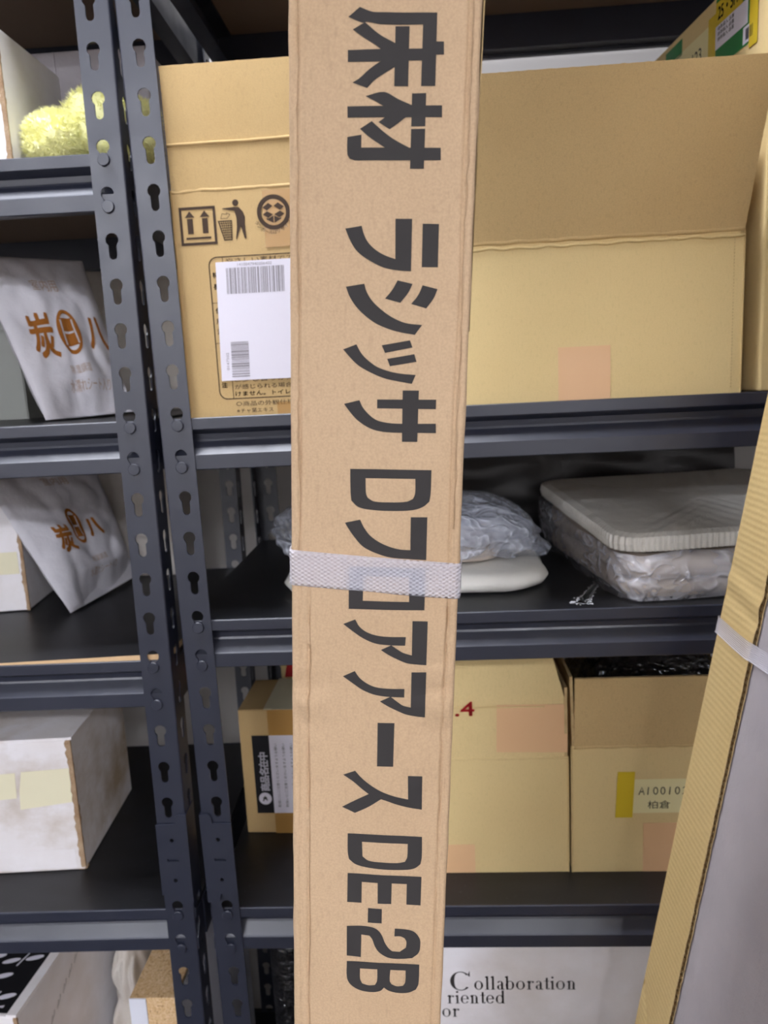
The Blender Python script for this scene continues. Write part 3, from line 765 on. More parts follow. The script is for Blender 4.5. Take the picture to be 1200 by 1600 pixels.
def charcoal_bag(label, BL, BR, TL, TR, bulge, seed, chars):
    org = Vector(BL); c = [Vector(p) - org for p in (BL, BR, TL, TR)]
    N = ((c[1] - c[0]).cross(c[2] - c[0])).normalized()
    def fr(u, v, k=1.0, off=0.0):
        p = (c[0] * (1 - u) + c[1] * u) * (1 - v) + (c[2] * (1 - u) + c[3] * u) * v
        e = max(0.0, (16 * u * (1 - u) * v * (1 - v))) ** .45
        wv = (nz(u * 2.2, v * 2.2, seed) * .012 + abs(nz(u * 4, v * 3.2, seed + 5)) * .010 + nz(u * 9, v * 9, seed + 2) * .0025) * e
        fd = max(0.0, .22 - v) / .22 * min(1.0, max(0.0, (u - .12) / .25)) * e ** .5
        return p + N * (k * bulge * e + wv * k + off - .035 * fd * (k > 0))
    T = thing('charcoal_bag', label, 'bag', BL)
    mb = MB(); mb.grid(48, 60, lambda u, v: fr(u, v)); mb.grid(48, 60, lambda u, v: fr(u, v, -2.2 if seed == 1 else -1.0)); part(T, 'bag', mb, 'bag', smooth=True)
    mb = MB(); s = MB(); I = lambda a, b: (a, b, 0)
    for ch, x, y, sz, wd in chars['big']: put_text(s, ch, I, x, y, sz, wd, bold=.008)
    ex, ey, er, ez = chars['emblem']
    cut = []
    for sg in (1, -1):
        cut.append(rect(ex + sg * er * .52 - er * .07, ey - ez * .56, ex + sg * er * .52 + er * .07, ey + ez * .56)[::-1])
        a0 = RAD(48) if sg > 0 else RAD(228); cut.append(ring(ex, ey + sg * ez * .02, er * .74, ez * .80, 10, a0, a0 + RAD(84))[::-1])
    cut.append(rect(ex - er * .42, ey - ez * .05, ex + er * .42, ey + ez * .05)[::-1])
    s.flat([ring(ex, ey, er, ez)] + cut, I)
    wrap2d(mb, s, lambda a, b: fr(a, b, 1, .0012), .03); part(T, 'bag_lettering', mb, 'inkochre')
    mb = MB(); s = MB()
    for t, x, y, sz, wd in chars['small']: put_text(s, t, I, x, y, sz, wd)
    wrap2d(mb, s, lambda a, b: fr(a, b, 1, .0010), .04); part(T, 'fine_print', mb, 'inkfaint')
    return T


charcoal_bag('white charcoal bag with ochre lettering leaning on the upper left shelf', (-.2108, .10, 1.363), (-.125, .19, 1.366), (-.3215, .17, 1.59), (-.2018, .25, 1.5866), .015, 1,
             {'big': [('炭', .180, .365, .27, .215), ('八', .735, .40, .22, .20)], 'emblem': (.545, .475, .105, .130), 'small': [('室内用', .36, .74, .09, .24), ('除湿調湿', .44, .24, .055, .20), ('水濡れシート入り', .39, .150, .065, .44)]})
charcoal_bag('white charcoal bag with ochre lettering slumped beside the white box, on the shelf below', (-.264, .208, 1.063), (-.2323, .40, 1.070), (-.3754, .205, 1.2815), (-.2653, .36, 1.2657), .015, 4,
             {'big': [('炭', .185, .385, .21, .165), ('八', .585, .45, .17, .14)], 'emblem': (.465, .540, .080, .140), 'small': [('室内用', .40, .88, .07, .22), ('除湿調湿', .47, .25, .05, .18), ('水濡れシート入り', .40, .16, .06, .36)]})
# a second bag half hidden behind each of them
for lab, z, p0, p1, p2, p3 in (('plain back of a white charcoal bag behind the upper bag', 1.363, (-.19, .30, 1.363), (-.05, .33, 1.363), (-.24, .34, 1.585), (-.06, .37, 1.58)), ('plain grey-white bag standing behind the slumped bag on the lower shelf', 1.062, (-.30, .435, 1.062), (-.165, .43, 1.062), (-.31, .44, 1.28), (-.165, .44, 1.28))):
    T = thing('charcoal_bag', lab, 'bag', p0); c = [Vector(p) - Vector(p0) for p in (p0, p1, p2, p3)]; N = (c[1].cross(c[2])).normalized(); mb = MB()
    for sg in (1, -.8):
        mb.grid(30, 30, lambda u, v: (c[0] * (1 - u) + c[1] * u) * (1 - v) + (c[2] * (1 - u) + c[3] * u) * v + N * sg * (.020 * max(0, 16 * u * (1 - u) * v * (1 - v)) ** .45 * (1 + .3 * nz(u * 5, v * 5, z))))
    part(T, 'bag', mb, 'crumple', smooth=True)

T = thing('storage_bin', 'grey-green board box left of the upper charcoal bag', 'box', (-.322, .266, 1.361), (0, 0, RAD(4)))
carton_body(T, .26, .14, .150, 'greybin', x0=-.26); mb = MB(); mb.slab([rect(-.268, -.006, .006, .146), rect(-.255, .005, -.005, .135)[::-1]], lambda a, b, h: (a, b, .135 + h), .02); part(T, 'rim', mb, 'greybin', bevel=.002)


def torn(T, name, x, y, z0, z1, wd, seed, mat='torn', along='z'):
    mb = MB(); n = 40; L, R = [], []
    for i in range(n + 1):
        z = z0 + (z1 - z0) * i / n; c = wd * (.7 + .9 * abs(nz(i * .35, seed, 0))); d = wd * (.2 + .8 * abs(nz(i * .3, seed + 4, 0)))
        L.append((x - c, y - .0008, z)); R.append((x + .0008, y + d, z))
    M2 = [(x + .0006, y - .0006, l[2]) for l in L]
    mb.add(L + M2 + R, [(i, i + 1, n + 2 + i, n + 1 + i) for i in range(n)] + [(n + 1 + i, n + 2 + i, 2 * n + 3 + i, 2 * n + 2 + i) for i in range(n)])
    part(T, name, mb, mat)


# worn white box, lower left shelf
T = thing('white_box', 'worn white box with yellowed tape and torn brown corner edge, lower left shelf', 'box', (-.2275, .0865, .711), (0, 0, RAD(4)))
carton_body(T, .34, .222, .204, 'worn', closed=True, x0=-.34)
mb = MB(); mb.slab([[(-.34, -.003), (.004, -.003), (.004, .10), (-.06, .108), (-.34, .110)]], lambda a, b, h: (a, b, .204 + h), .004); mb.slab([[(-.34, .111), (-.05, .109), (.002, .101), (.002, .225), (-.34, .225)]], lambda a, b, h: (a, b, .205 + h), .004); part(T, 'lid_flap', mb, 'worn')
torn(T, 'torn_edge', 0, 0, .004, .204, .0075, 2)
mb = MB(); mb.slab([[(-.34, .105), (-.085, .118), (-.083, .157), (-.34, .145)]], lambda a, b, h: (a, -.0004 - h, b), .0003); part(T, 'tape', mb, 'creamtape', label='cream coloured tape across the front')
mb = MB(); mb.slab([[(-.082, .100), (-.006, .108), (-.006, .160), (-.074, .158), (-.080, .128)]], lambda a, b, h: (a, -.0004 - h, b), .0003); part(T, 'tape', mb, 'ytape' if 'ytape' in M_ else 'creamtape', label='yellowed tape patch')
mb = MB(); mb.slab([rect(-.34, .004, -.012, .034)], lambda a, b, h: (a, -.0003 - h, b), .0004); part(T, 'bottom_strip', mb, 'white')
mb = MB(); mb.grid(8, 8, lambda u, v: (-.010 + .012 * u, -.0005 + .010 * v, .001 + .012 * (1 - u) * v + .004 * nz(u * 5, v * 5, 1))); part(T, 'crushed_corner', mb, 'torn')

T = thing('white_box', 'white box with a frayed corner standing left of the slumped charcoal bag', 'box', (-.343, .236, 1.062), (0, 0, RAD(8)))
carton_body(T, .30, .125, .185, 'white', closed=True, x0=-.30); torn(T, 'torn_edge', 0, 0, .0, .185, .005, 8)
mb = MB(); mb.slab([rect(-.30, .060, -.008, .095)], lambda a, b, h: (a, -.0004 - h, b), .0003); part(T, 'tape', mb, 'creamtape')

T = thing('white_box', 'tall white box with frayed corner on the top left shelf, beside the yellow duster', 'box', (-.172, .020, 1.661))
carton_body(T, .30, .155, .148, 'white', x0=-.30, closed=True); torn(T, 'torn_edge', 0, 0, 0, .148, .006, 12)
T = thing('carton', 'plain grey-beige carton behind the yellow duster on the top left shelf', 'carton', (-.31, .24, 1.661))
carton_body(T, .235, .20, .205, 'grey', closed=True); mb = MB(); mb.tube([(.105, -.0004, .001), (.105, -.0004, .204)], .0012, 6); part(T, 'fold_line', mb, 'grey')

# yellow fluffy duster
T = thing('fluffy_duster', 'fluffy yellow duster cloth heaped on the top left shelf', 'duster', (-.10, .085, 1.661))
mb = MB(); fns = [blob(.018, .018, .048, .060, .052, .048, .13, 1.5, 5, .8), blob(-.034, -.026, .031, .033, .036, .031, .14, 1.8, 9, .85)]
for f_ in fns: mb.grid(40, 24, f_, wrap=True)
part(T, 'cloth', mb, 'fluff', smooth=True)
mb = MB(); r = random.Random(5)
for f_ in fns:
    for i in range(7000):
        u, v = r.random(), .12 + .86 * r.random(); p = Vector(f_(u, v)); q = Vector(f_(u + .004, v)); s = Vector(f_(u, min(1, v + .004)))
        n = (q - p).cross(s - p)
        if n.length < 1e-12: continue
        n.normalize(); d = (n + Vector((r.gauss(0, .45), r.gauss(0, .45), r.gauss(0, .45)))).normalized() * (.003 + .006 * r.random()); a = n.orthogonal().normalized() * .0006
        if p.z + d.z < 0.0005: continue
        mb.add([p - a, p + a, p + d], [(0, 1, 2)])
o = part(T, 'pile', mb, 'fluff'); o['kind'] = 'stuff'

# bottom of the left rack
M_['ytape'] = plain('aged_yellow_tape', (222, 216, 140), 0.5, 0.3)
T = thing('leaf_print_box', 'white box with a black leaf-printed top and scribbled side, bottom left', 'box', (-.3187, .014, .111), (0, 0, RAD(-3)))
carton_body(T, .30, .34, .419, 'white', closed=True, x0=-.30)
mb = MB(); mb.slab([rect(-.30, .006, -.016, .334)], lambda a, b, h: (a, b, .4192 + h), .0012); LP = part(T, 'printed_top', mb, 'black', label='glossy black top with white leaf print')
mb = MB(); ft = lambda a, b: (a, b, .4209); r = random.Random(2)
for row in range(8):
    y = .030 + row * .038
    for colx in range(5):
        x = -.052 - colx * .062 - (row % 2) * .028
        for sg in (1, -1): mb.flat([[(x + sg * (.004 + .013 + .013 * math.cos(a)), y + .0052 * math.sin(a) + sg * .004 * (1 + math.cos(a))) for a in [2 * PI * i / 14 for i in range(14)]]], ft)
        stroke(mb, [(x - .003, y - .014), (x + .003, y + .013)], .0022, ft)
    mb.flat([[(-.298 + i * .01, y - .0140 + .0022 * (i % 2)) for i in range(28)] + [(-.298 + i * .01, y - .0165) for i in range(27, -1, -1)]], ft) if row == 0 else None
part(LP, 'leaf_print', mb, 'paperwhite')
mb = MB(); mb.slab([rect(-.015, .0, .0, .34)], lambda a, b, h: (a, b, .4192 + h), .003); part(T, 'rim', mb, 'white'); torn(T, 'torn_edge', 0, 0, .30, .419, .006, 22)
mb = MB(); fr_ = lambda a, b: (.0006, a, b); r = random.Random(8)
for i in range(7):
    y, z = .035 + i * .020, .315 + i * .010; stroke(mb, [(y, z), (y + .006, z + .012), (y + .004, z + .002), (y + .011, z + .010), (y + .012, z + .016)], .0011, fr_)
part(T, 'scribble', mb, 'ink')
for lab, p, rr, sd in (('crumpled off-white paper bag between the leaf box and the chipboard', (-.254, .30, .111), (.033, .10, .205), 31), ('crumpled off-white bag standing just left of the chipboard', (-.191, .34, .111), (.024, .09, .222), 47)):
    T = thing('crumpled_bag', lab, 'bag', p); mb = MB(); mb.grid(70, 60, blob(0, 0, rr[2], rr[0], rr[1], rr[2], .26, 1.7, sd, .75), wrap=True); part(T, 'paper', mb, 'crumple', smooth=True)
M_['lamwhite'] = plain('white_melamine', (214, 216, 226), 0.35, 0.5)
T = thing('chipboard_panel', 'bare chipboard panel with a white laminated front edge, bottom left', 'board', (-.1595, .030, .111))
mb = MB(); mb.box(0.0, .0665, .0008, .38, 0, .435); part(T, 'panel', mb, 'chip', bevel=.001)
mb = MB(); mb.box(0.0, .0245, -.0008, .0006, 0.0, .435); part(T, 'white_edge', mb, 'lamwhite'); mb = MB(); mb.box(.0667, .0675, 0.002, .38, 0, .43); part(T, 'white_face', mb, 'lamwhite')


# ================================================================ upright flooring carton in the foreground
U = Vector((0.9976, 0.0015, -0.0696)); V = Vector((0.0696, -0.0299, 0.9971)); Nn = U.cross(V)
VB = 1.404                                    # distance from the floor end to the origin of the lettering, along the carton
T = thing('flooring_carton', 'tall narrow kraft flooring carton with large black lettering, standing upright in front', 'carton')
mt = Matrix((U, -Nn, V)).transposed().to_4x4(); mt.translation = Vector((.2735, -.5539, 1.40)) - V * VB + Vector((0, 0, .003)) * 0; T.matrix_world = mt
HW, DP, HT = .0400, .303, 1.86


def hump(u, v):                               # outward relief of the front face; v measured from the lettering origin
    e = abs(u) / HW; h = .0007 * nz(u * 34, v * 9, 3.0) + .0004 * nz(u * 70, v * 40, 1.0)
    for c, sg, a, dp in ((.0350, 1, 5, .0016), (-.0357, -1, 9, .0013 if v > -.1 else .0008), (-.0318, -1, 14, .0003 if v > -.1 else .0011), (.0375, 1, 21, .0007)):
        cc = c + sg * .0011 * nz(v * 14, a, 0) + (.0016 if sg > 0 else 0) * nz(v * 45, a, 3) * (1 if -.25 < v < -.10 else .1)
        h -= dp * math.exp(-((u - cc) / .0006) ** 2) * (.55 + .9 * abs(nz(v * 12, a, 2)))
    for vc, dp in ((-.093, .0016), (-.150, .0018), (-.160, -.0014), (-.135, .0010), (-.172, .0010), (-.205, .0006), (.03, .0006), (-.01, .0007), (.075, .0005)):
        h -= dp * math.exp(-((v - vc - .004 * nz(u * 80, vc * 50, 0)) / .0045) ** 2) * min(1.0, max(0, (abs(u) - .018) / .016))
    return h


loopx = []                                    # cross-section: front grid, rounded corners, sides and back
nu = 150
for i in range(nu + 1): loopx.append(('f', -HW + .0025 + (2 * HW - .005) * i / nu))
def xsec(v):
    o = [(-HW, DP), (-HW, .06), (-HW + .0004 * nz(v * 30, 1, 1), .012), (-HW + .0006 * nz(v * 40, 2, 1), .0026)]
    for a in (20, 45, 70): o.append((-HW + .0025 - .0025 * math.cos(RAD(a)), .0025 - .0025 * math.sin(RAD(a))))
    for _, u in loopx: o.append((u, -hump(u, v)))
    for a in (70, 45, 20): o.append((HW - .0025 + .0025 * math.cos(RAD(a)), .0025 - .0025 * math.sin(RAD(a))))
    return o + [(HW + .0006 * nz(v * 40, 5, 1), .0026), (HW + .0004 * nz(v * 30, 6, 1), .012), (HW, .06), (HW, DP)]
mb = MB(); vs = []; fsx = []; zz = []
z = 0.0
while z < HT: zz.append(z); z += .002 if .84 < z < 1.62 else .01
zz.append(HT)
for z in zz: row = xsec(z - VB); vs += [(a, b, z) for a, b in row]
n = len(row)
fsx = [(j * n + i, j * n + (i + 1) % n, (j + 1) * n + (i + 1) % n, (j + 1) * n + i) for j in range(len(zz) - 1) for i in range(n)] + [tuple(range(n))[::-1], tuple((len(zz) - 1) * n + i for i in range(n))]
mb.add(vs, fsx); part(T, 'body', mb, 'pack', smooth=True)
GL = '21.6 146.6 21.7 119.1 15.8 119.1 15.9 142.2 4 142.2 -2 142.4 -7.2 143.3 -9.1 143 -14.9 145.2 -10.2 148.8 -5.1 147 -0.6 146.8;24.7 135.9 24.9 131 20.7 130.9 20.6 135.9;21.4 133.3 21.6 128.8 10.3 128.7 -0.2 128.4 -15 128.3 -15 132.8 -1.1 133.1;4.6 141.6 10.4 141.6 10.4 119 4.6 119;5.6 134.9 -1.9 138.6 -8 143.2 -13.1 140.5 -8.7 137.6 -3.4 134.5 -0.3 132.5 5.7 130.4;5.8 126.9 -0.1 123.6 -3.9 121.1 -6.7 118.3 -13 120.4 -10 122.1 -6.2 125.3 -1 128.5 5.7 130.4;24.8 111.7 24.9 107.1 -14.9 106.9 -15 111.3;12.1 116.3 18 116.4 18 103.6 12.1 103.5;12.6 111.6 6.1 114.2 0.4 116.8 -7.4 115.2 -3 113.1 0.9 111.2 12.7 108.3;12.4 107.9 9.7 107 7.1 105.1 3 102.3 -1.7 105.1 0.9 107 3.2 109 12.3 110.1;12.1 102.5 18 102.6 17.9 86.9 12 86.8;24.8 95.2 25 90.3 -11.5 90 -13.8 90.7 -14.8 92.5 -14.9 99.3 -8.9 100.2 -8.9 95.1;12.7 94.6 5 98.4 0.3 101.5 -4.6 105.5 -9.6 102.5 -5.8 99.4 -1.9 96.9 2.7 94.4 12.8 91.6;18.1 64.8 25.1 64.8 25.2 46.9 18.2 46.8;6.3 66.6 13.5 66.7 13.6 45 7.7 45.3 1.3 46.5 -5.1 49.5 -9.9 52.8 -13.1 57.3 -15.4 62.4 -8.3 63.6 -7.2 60 -5.2 56.6 -2 53.7 2 51.5 6.6 50;-14.9 38.1 -6.8 39.5 -5.7 36.1 -3.2 32.3 0.5 28.9 5 25.8 9.8 23.6 13.1 22.8 19.1 22.3 16 18 9.9 18.9 4.3 20.3 -1.4 22.6 -6.3 25.9 -10.4 29.8 -13.3 34.1;7.8 41.1 14.4 39.7 12.7 36 9.2 31.6 2.4 33.3 5.5 37;18.8 39.2 25.4 37.7 23.9 33.9 20.7 29.4 14 31.2 16.9 34.9;-15.9 11.1 -10 13.4 -7.7 9.5 -4.4 6.3 -0.3 3.6 5.5 1.7 10.4 0.9 16.9 0.5 15.2 -3.5 9.6 -2.6 3.1 -1.4 -2.7 0.8 -8.5 3.8 -12.2 7;1.4 13.2 13.9 15.6 15.1 12.5 2.9 9.9;3.9 7.3 16 9.6 17.1 6.3 5.2 4.1;11.2 -6.5 18.5 -6.4 18.4 -29.6 11.4 -29.7;-0.3 -10.8 26.4 -10.3 26.4 -14.6 -0.2 -14.8;26.6 -21.1 26.8 -25.4 9.4 -25.6 2.7 -25.4 -3.1 -24.1 -9 -20.5 -12.7 -16.5 -15.3 -13.1 -8.3 -11.3 -6.6 -14.7 -3.2 -18.3 0.1 -20.3 5.1 -21.3 10.9 -21.5;-12.2 -42.9 25.3 -42.4 25.3 -53.3 24.8 -57.2 21.9 -59.8 16.9 -61.5 6.8 -62.2 -3.4 -61.9 -8.5 -60.7 -11.5 -57.8 -11.9 -54.4/-5 -47.1 18 -46.7 18.1 -53.5 17.2 -56.1 14.3 -57.5 6.7 -58.1 -0.9 -57.9 -3.9 -56.3 -4.7 -54.2;16.4 -64.8 24.1 -64.6 24.2 -85.3 15.9 -85.1 7.3 -84.6 0.4 -82.8 -5.7 -79.9 -10 -75.2 -13 -70.9 -14.4 -68.5 -7.3 -66.8 -5.4 -70.6 -2.3 -74.5 2 -77.4 7.2 -79.5 12.3 -80.6 16.6 -80.7;-12.4 -89.9 24.1 -89.3 24.1 -110.2 -12.2 -110.9/-5.3 -94.2 16.5 -94 16.7 -106.2 -5.5 -106.5;18.6 -115.7 25.9 -115.7 25.9 -138.2 20.8 -137.9 16.3 -137.4 11.9 -135.7 7.4 -133.5 3.6 -131.1 8.7 -128.4 11.8 -130.5 14.5 -132.1 18.7 -133.3;-14.8 -118.6 -9 -116.1 -6.9 -119.7 -3.3 -122.3 1.1 -123.7 6.4 -124.2 15.6 -123.9 15.4 -128.4 8.2 -128.5 1.2 -128 -5 -125.6 -10.3 -122.1;18.8 -142 26 -141.7 26 -165.3 20.6 -164.8 16.1 -164 10.7 -161.7 7.1 -159.9 3.7 -157.8 8.9 -155 12.4 -157.7 15.1 -159.5 18.9 -160.3;-14.7 -145.5 -8.9 -142.6 -6.5 -146.1 -2.9 -148.8 1.6 -150.5 7.8 -150.9 15.6 -150.7 15.6 -155.2 8.8 -155.2 1.6 -154.6 -4.7 -152.5 -10.1 -148.9;2.8 -169.3 11.1 -169.1 11 -192.9 2.9 -193.1;18.5 -197.5 25.7 -197.4 26 -216.2 20.2 -215.4 13.7 -213.9 8.1 -212.1 5.2 -211.3 -1 -216 -7.9 -219.9 -14.6 -216.7 -8.4 -213 -1.1 -208.8 -4.8 -206 -8.6 -202.6 -14.1 -198.6 -8.1 -196.2 -4.9 -199.9 -0.3 -203.7 5.3 -207 11.8 -209.2 18.9 -210.6;-11.5 -231.7 26.6 -231.6 26.8 -243.4 26.2 -247.7 23.4 -250.2 19.2 -251.3 10.8 -251.7 -0.5 -251.1 -7.1 -249.6 -10.7 -246.6 -11.4 -242.4/-4.1 -236.2 19.4 -236.2 19.3 -243.8 18.2 -246.6 14.5 -247.5 7 -247.5 -0.5 -246.9 -3.7 -244.6;-11.3 -254.9 27 -255.1 27 -272.1 19.6 -272.1 19.5 -259.8 11.7 -259.7 11.7 -271.8 4.6 -271.8 4.4 -259.8 -3.9 -259.8 -3.9 -272.2 -11.4 -272.1;-0.4 -274.9 6.9 -274.9 6.9 -283.6 -0.4 -283.6;-11.4 -286.3 -0.9 -285.9 3.9 -287 6.8 -290.2 8.9 -295.6 10.9 -298.8 12.8 -300.5 16.7 -300.7 20 -298 20.2 -294.6 19.3 -292.5 16.9 -291.3 13.8 -291.4 13.9 -286.7 19.2 -287 24 -288.3 27 -292 27.6 -295.8 26.8 -300.9 23.5 -304.3 16.8 -305.1 11 -304.7 6.1 -301.7 3.6 -297.9 2.1 -293.6 0.6 -291.5 -3.7 -291.2 -3.8 -305.1 -11.3 -304.5;-11.2 -307.9 27.4 -308.1 27.3 -320 26 -323.6 22.1 -325.8 16.3 -326.3 11.4 -325.1 8.9 -323.3 7 -325.4 2.6 -326.5 -4.2 -325.8 -9.1 -322.5 -11.1 -318.1/-4.1 -312.2 5.1 -312.1 5.1 -319.3 4 -321.9 0.6 -322.4 -2.8 -321.5 -4 -318.7/12.1 -312.2 20.2 -312.2 20.2 -319.4 19.1 -321.7 15.7 -322.2 12.8 -321 11.9 -318.8'
def smooth(P_):                               # round the gentle turns of an outline, keep its sharp corners
    n = len(P_); out = []; V_ = [Vector(p) for p in P_]
    def soft(i): a = V_[i] - V_[i - 1]; b = V_[(i + 1) % n] - V_[i]; return a.angle(b) < RAD(38) and min(a.length, b.length) > .3 * max(a.length, b.length) * .5
    for i in range(n):
        j = (i + 1) % n; a, b = V_[i], V_[j]; d = b - a; out.append(tuple(a))
        if not (soft(i) or soft(j)): continue
        ta = (b - V_[i - 1]).normalized() * d.length if soft(i) else d; tb = (V_[(j + 1) % n] - a).normalized() * d.length if soft(j) else d
        for k in (1, 2, 3):
            t = k / 4; out.append(tuple(a * (2 * t ** 3 - 3 * t * t + 1) + ta * (t ** 3 - 2 * t * t + t) + b * (3 * t * t - 2 * t ** 3) + tb * (t ** 3 - t * t)))
    return out


mb = MB(); s = MB(); I = lambda a, b: (a, b, 0)
for gch in GL.split(';'):
    loops = []
    for lp in gch.split('/'):
        q = [float(t) / 1000 for t in lp.split()]; loops.append(smooth([(q[i], q[i + 1]) for i in range(0, len(q), 2)]))
    s.flat(loops, I)
wrap2d(mb, s, lambda a, b: (a, -hump(a, b) - .00025, b + VB), .005)
part(T, 'lettering', mb, 'ink', label='large black printed lettering')
for u0, v0, v1, sg, sd, am in ((-.0362, -.085, .16, -1, 3, .0011), (-.0312, -.36, -.11, -1, 6, .0008), (.0350, -.285, -.108, 1, 9, .0016), (.0362, -.07, .16, 1, 12, .0006)):
    mb = MB(); n = 160; vs = []               # torn paper skin lifting along the folded edge
    for i in range(n + 1):
        v = v0 + (v1 - v0) * i / n; u = u0 + am * nz(v * 26, sd, 0) + .0005 * nz(v * 160, sd, 1); wd = .0013 * (.35 + abs(nz(v * 60, sd, 4)) * 1.6); hh = .0004 + .0007 * abs(nz(v * 40, sd, 8))
        vs += [(u, -hump(u, v) - .0002 - hh, v + VB), (u + sg * wd, -hump(u + sg * wd, v) + .0001, v + VB), (u + sg * .0001, -hump(u, v) + .0003, v + VB)]
    mb.add(vs, [f_ for i in range(n) for f_ in ((3 * i, 3 * i + 1, 3 * i + 4, 3 * i + 3), (3 * i, 3 * i + 3, 3 * i + 5, 3 * i + 2))])
    part(T, 'torn_crease', mb, 'pack')
mb = MB()                                     # loose overlapping edge of the side flap
for k, (o_, y0) in enumerate(((.0012, .003), (.0030, .006))):
    mb.grid(40, 2, lambda u, v: (HW + o_ * u + .0006 * u * nz(u * 20, k, 1) + .0003, y0 + .10 * v + .0008 * nz(u * 30, 4, k), VB + .02 + (HT - VB - .02) * u))
    mb.grid(40, 2, lambda u, v: (HW + o_ * u + .0006 * u * nz(u * 20, k, 1) + .0003 * u + .0010 * v * u, y0 + .0008 * nz(u * 30, 4, k), VB + .02 + (HT - VB - .02) * u))
part(T, 'side_flap', mb, 'edge', smooth=True)
mb = MB(); sw = .0172
pts = [(-HW - .0012, DP + .001), (-HW - .0012, .004), (-HW - .0006, .0004), (-HW + .0014, -.0010), (-.02, -.0016), (0, -.0018), (.02, -.0016), (HW - .0014, -.0010), (HW + .0006, .0004), (HW + .0012, .004), (HW + .0012, DP + .001)]
P_ = []
for i in range(len(pts)):
    q = pts[(i + 1) % len(pts)]; m = 8; P_ += [(pts[i][0] + (q[0] - pts[i][0]) * k / m, pts[i][1] + (q[1] - pts[i][1]) * k / m) for k in range(m)]
zc = lambda x: VB - .0930 - .0021 * x / HW
m = len(P_)
ro = [(0, -.5), (.0002, -.40), (.0000, 0), (.0002, .40), (0, .5)]
def outw(p, h): 
    a = math.atan2(p[1] - .15, p[0] * 3); return (p[0] + (h if p[0] > HW else (-h if p[0] < -HW else 0)), p[1] - (h if p[1] < .002 else 0), )
vs = [(*outw(p, h), zc(p[0]) + t * sw + .0004 * nz(p[0] * 60, t, 2)) for h, t in ro for p in P_] + [(*outw(p, -.0005), zc(p[0]) + t * sw) for t in (.5, -.5) for p in P_]
mb.add(vs, [(j * m + i, j * m + (i + 1) % m, (j + 1) * m + (i + 1) % m, (j + 1) * m + i) for j in (0, 1, 2, 3, 4) for i in range(m)] + [(6 * m + i, 6 * m + (i + 1) % m, (i + 1) % m, i) for i in range(m)])
part(T, 'strap', mb, 'strap', smooth=True, label='white woven plastic strap')

# ================================================================ leaning flooring pack at the right
AL = math.atan(.172)
T = thing('flooring_pack', 'grey flooring pack leaning at the right with a kraft corrugated sleeve over one edge', 'carton', (.413, 0, .018), (0, AL, 0))
HT = 1.80
mb = MB(); mb.box(.0012, .10, -.50, -.102, 0.0, HT); part(T, 'body', mb, 'grey', bevel=.003)
def sl(y, z):
    o = .0003 * nz(y * 30, z * 8, 5) + .0002 * nz(y * 60, z * 40, 2)
    if 1.125 < z < 1.20:
        for zk, dp in ((1.150, .0011), (1.166, -.0009), (1.180, .0007)): o -= dp * math.exp(-((z - zk - (y + .14) * .12) / .006) ** 2)
    for zk in (.64,): o -= .0016 * math.exp(-((z - zk - (y + .14) * .9) / .005) ** 2)
    return o
def edge(z): return -.1805 + .0012 * nz(z * 60, 1, 4) + .0006 * nz(z * 300, 3, 4)
mb = MB(); zs = [HT * i / 720 for i in range(721)]; yn = 14
mb.add([(-.0050 - sl(y, z) * 1.0, y, z) for z in zs for y in [edge(z) + (-.0995 - edge(z)) * k / yn for k in range(yn + 1)]], [(j * (yn + 1) + k, j * (yn + 1) + k + 1, (j + 1) * (yn + 1) + k + 1, (j + 1) * (yn + 1) + k) for j in range(720) for k in range(yn)])
mb.add([(x, -.0995 + .001 * (x + .005), z) for z in zs for x in (-.0050, .02, .104)], [(j * 3 + k, j * 3 + k + 1, j * 3 + 4 + k, j * 3 + 3 + k) for j in range(720) for k in range(2)])
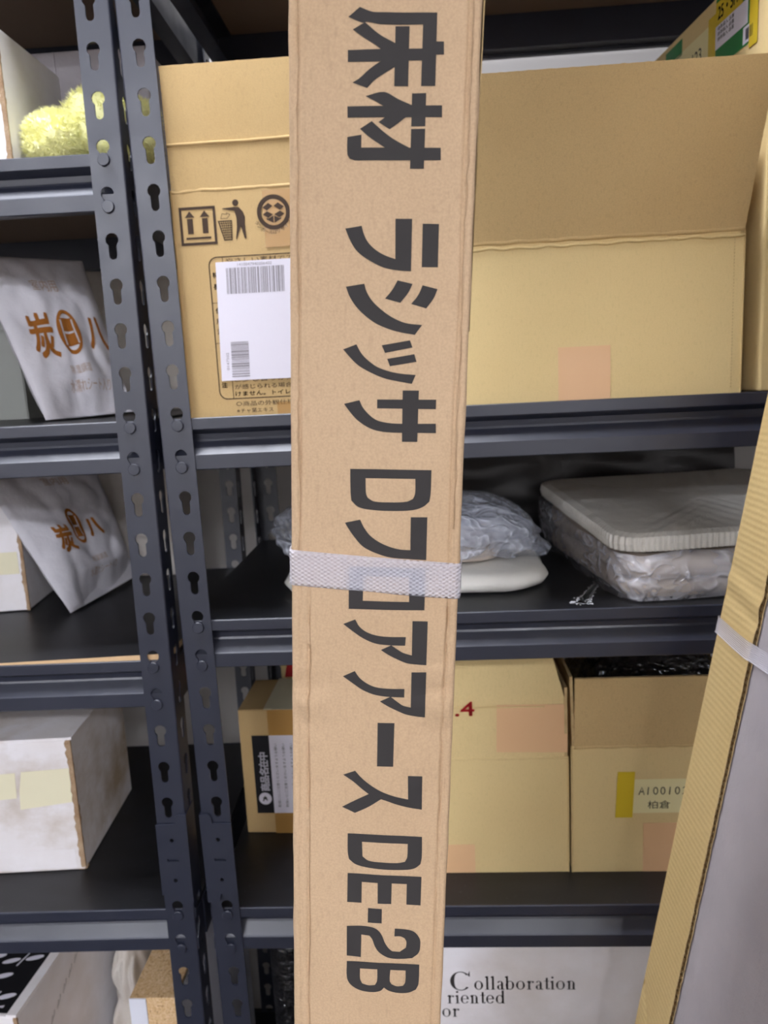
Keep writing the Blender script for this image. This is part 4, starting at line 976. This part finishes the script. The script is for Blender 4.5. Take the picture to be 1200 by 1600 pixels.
part(T, 'sleeve', mb, 'sleeve', smooth=True, label='kraft corrugated sleeve')
mb = MB(); mb.add([(-.0006, y, z) for z in zs for y in (edge(z) - .0004, -.1005)], [(2 * j, 2 * j + 1, 2 * j + 3, 2 * j + 2) for j in range(720)]); part(T, 'sleeve_liner', mb, 'edge')
mb = MB(); K = 2200; pit = .0068
mb.add([(-.0029 + .0016 * math.sin(2 * PI * (HT * i / K) / pit) - sl(-.17, HT * i / K) * .8, edge(HT * i / K) + dy, HT * i / K) for i in range(K + 1) for dy in (.0002, .012)], [(2 * i, 2 * i + 1, 2 * i + 3, 2 * i + 2) for i in range(K)])
part(T, 'corrugation', mb, 'groove', label='fluted cut edge')
mb = MB()
mb.add([(x + d, edge(z) - .0002, z) for z in zs for x, d in ((-.0052 - sl(-.18, z), 0), (-.0052 - sl(-.18, z), .0007), (-.0013, 0), (-.0013, .0007))], [(4 * j + a, 4 * j + a + 1, 4 * j + a + 5, 4 * j + a + 4) for j in range(720) for a in (0, 2)])
part(T, 'liner_edge', mb, 'edge')
mb = MB(); zc, sw = 1.118, .018
pth = [(-.0074, -.097), (-.0050, -.098)][:0] + [(.105, -.0965), (-.004, -.0965), (-.0066, -.0985), (-.0072, -.14), (-.0072, -.178), (-.0040, -.192), (-.0006, -.215), (-.0008, -.50), (.002, -.5035), (.102, -.5035), (.1035, -.50)]
P_ = []
for i in range(len(pth)):
    q = pth[(i + 1) % len(pth)]; P_ += [(pth[i][0] + (q[0] - pth[i][0]) * k / 8, pth[i][1] + (q[1] - pth[i][1]) * k / 8) for k in range(8)]
m = len(P_); 
vs = [(p[0] - (.0006 if p[0] < .03 else 0) * (1 if t == 0 else .7 if abs(t) < .45 else 1.8), p[1], zc + t * sw + .0015 * nz(p[1] * 14, 2, 2)) for t in (-.5, -.4, 0, .4, .5) for p in P_]
mb.add(vs, [(j * m + i, j * m + (i + 1) % m, (j + 1) * m + (i + 1) % m, (j + 1) * m + i) for j in range(4) for i in range(m)]); part(T, 'strap', mb, 'strap', smooth=True, label='white plastic strap')
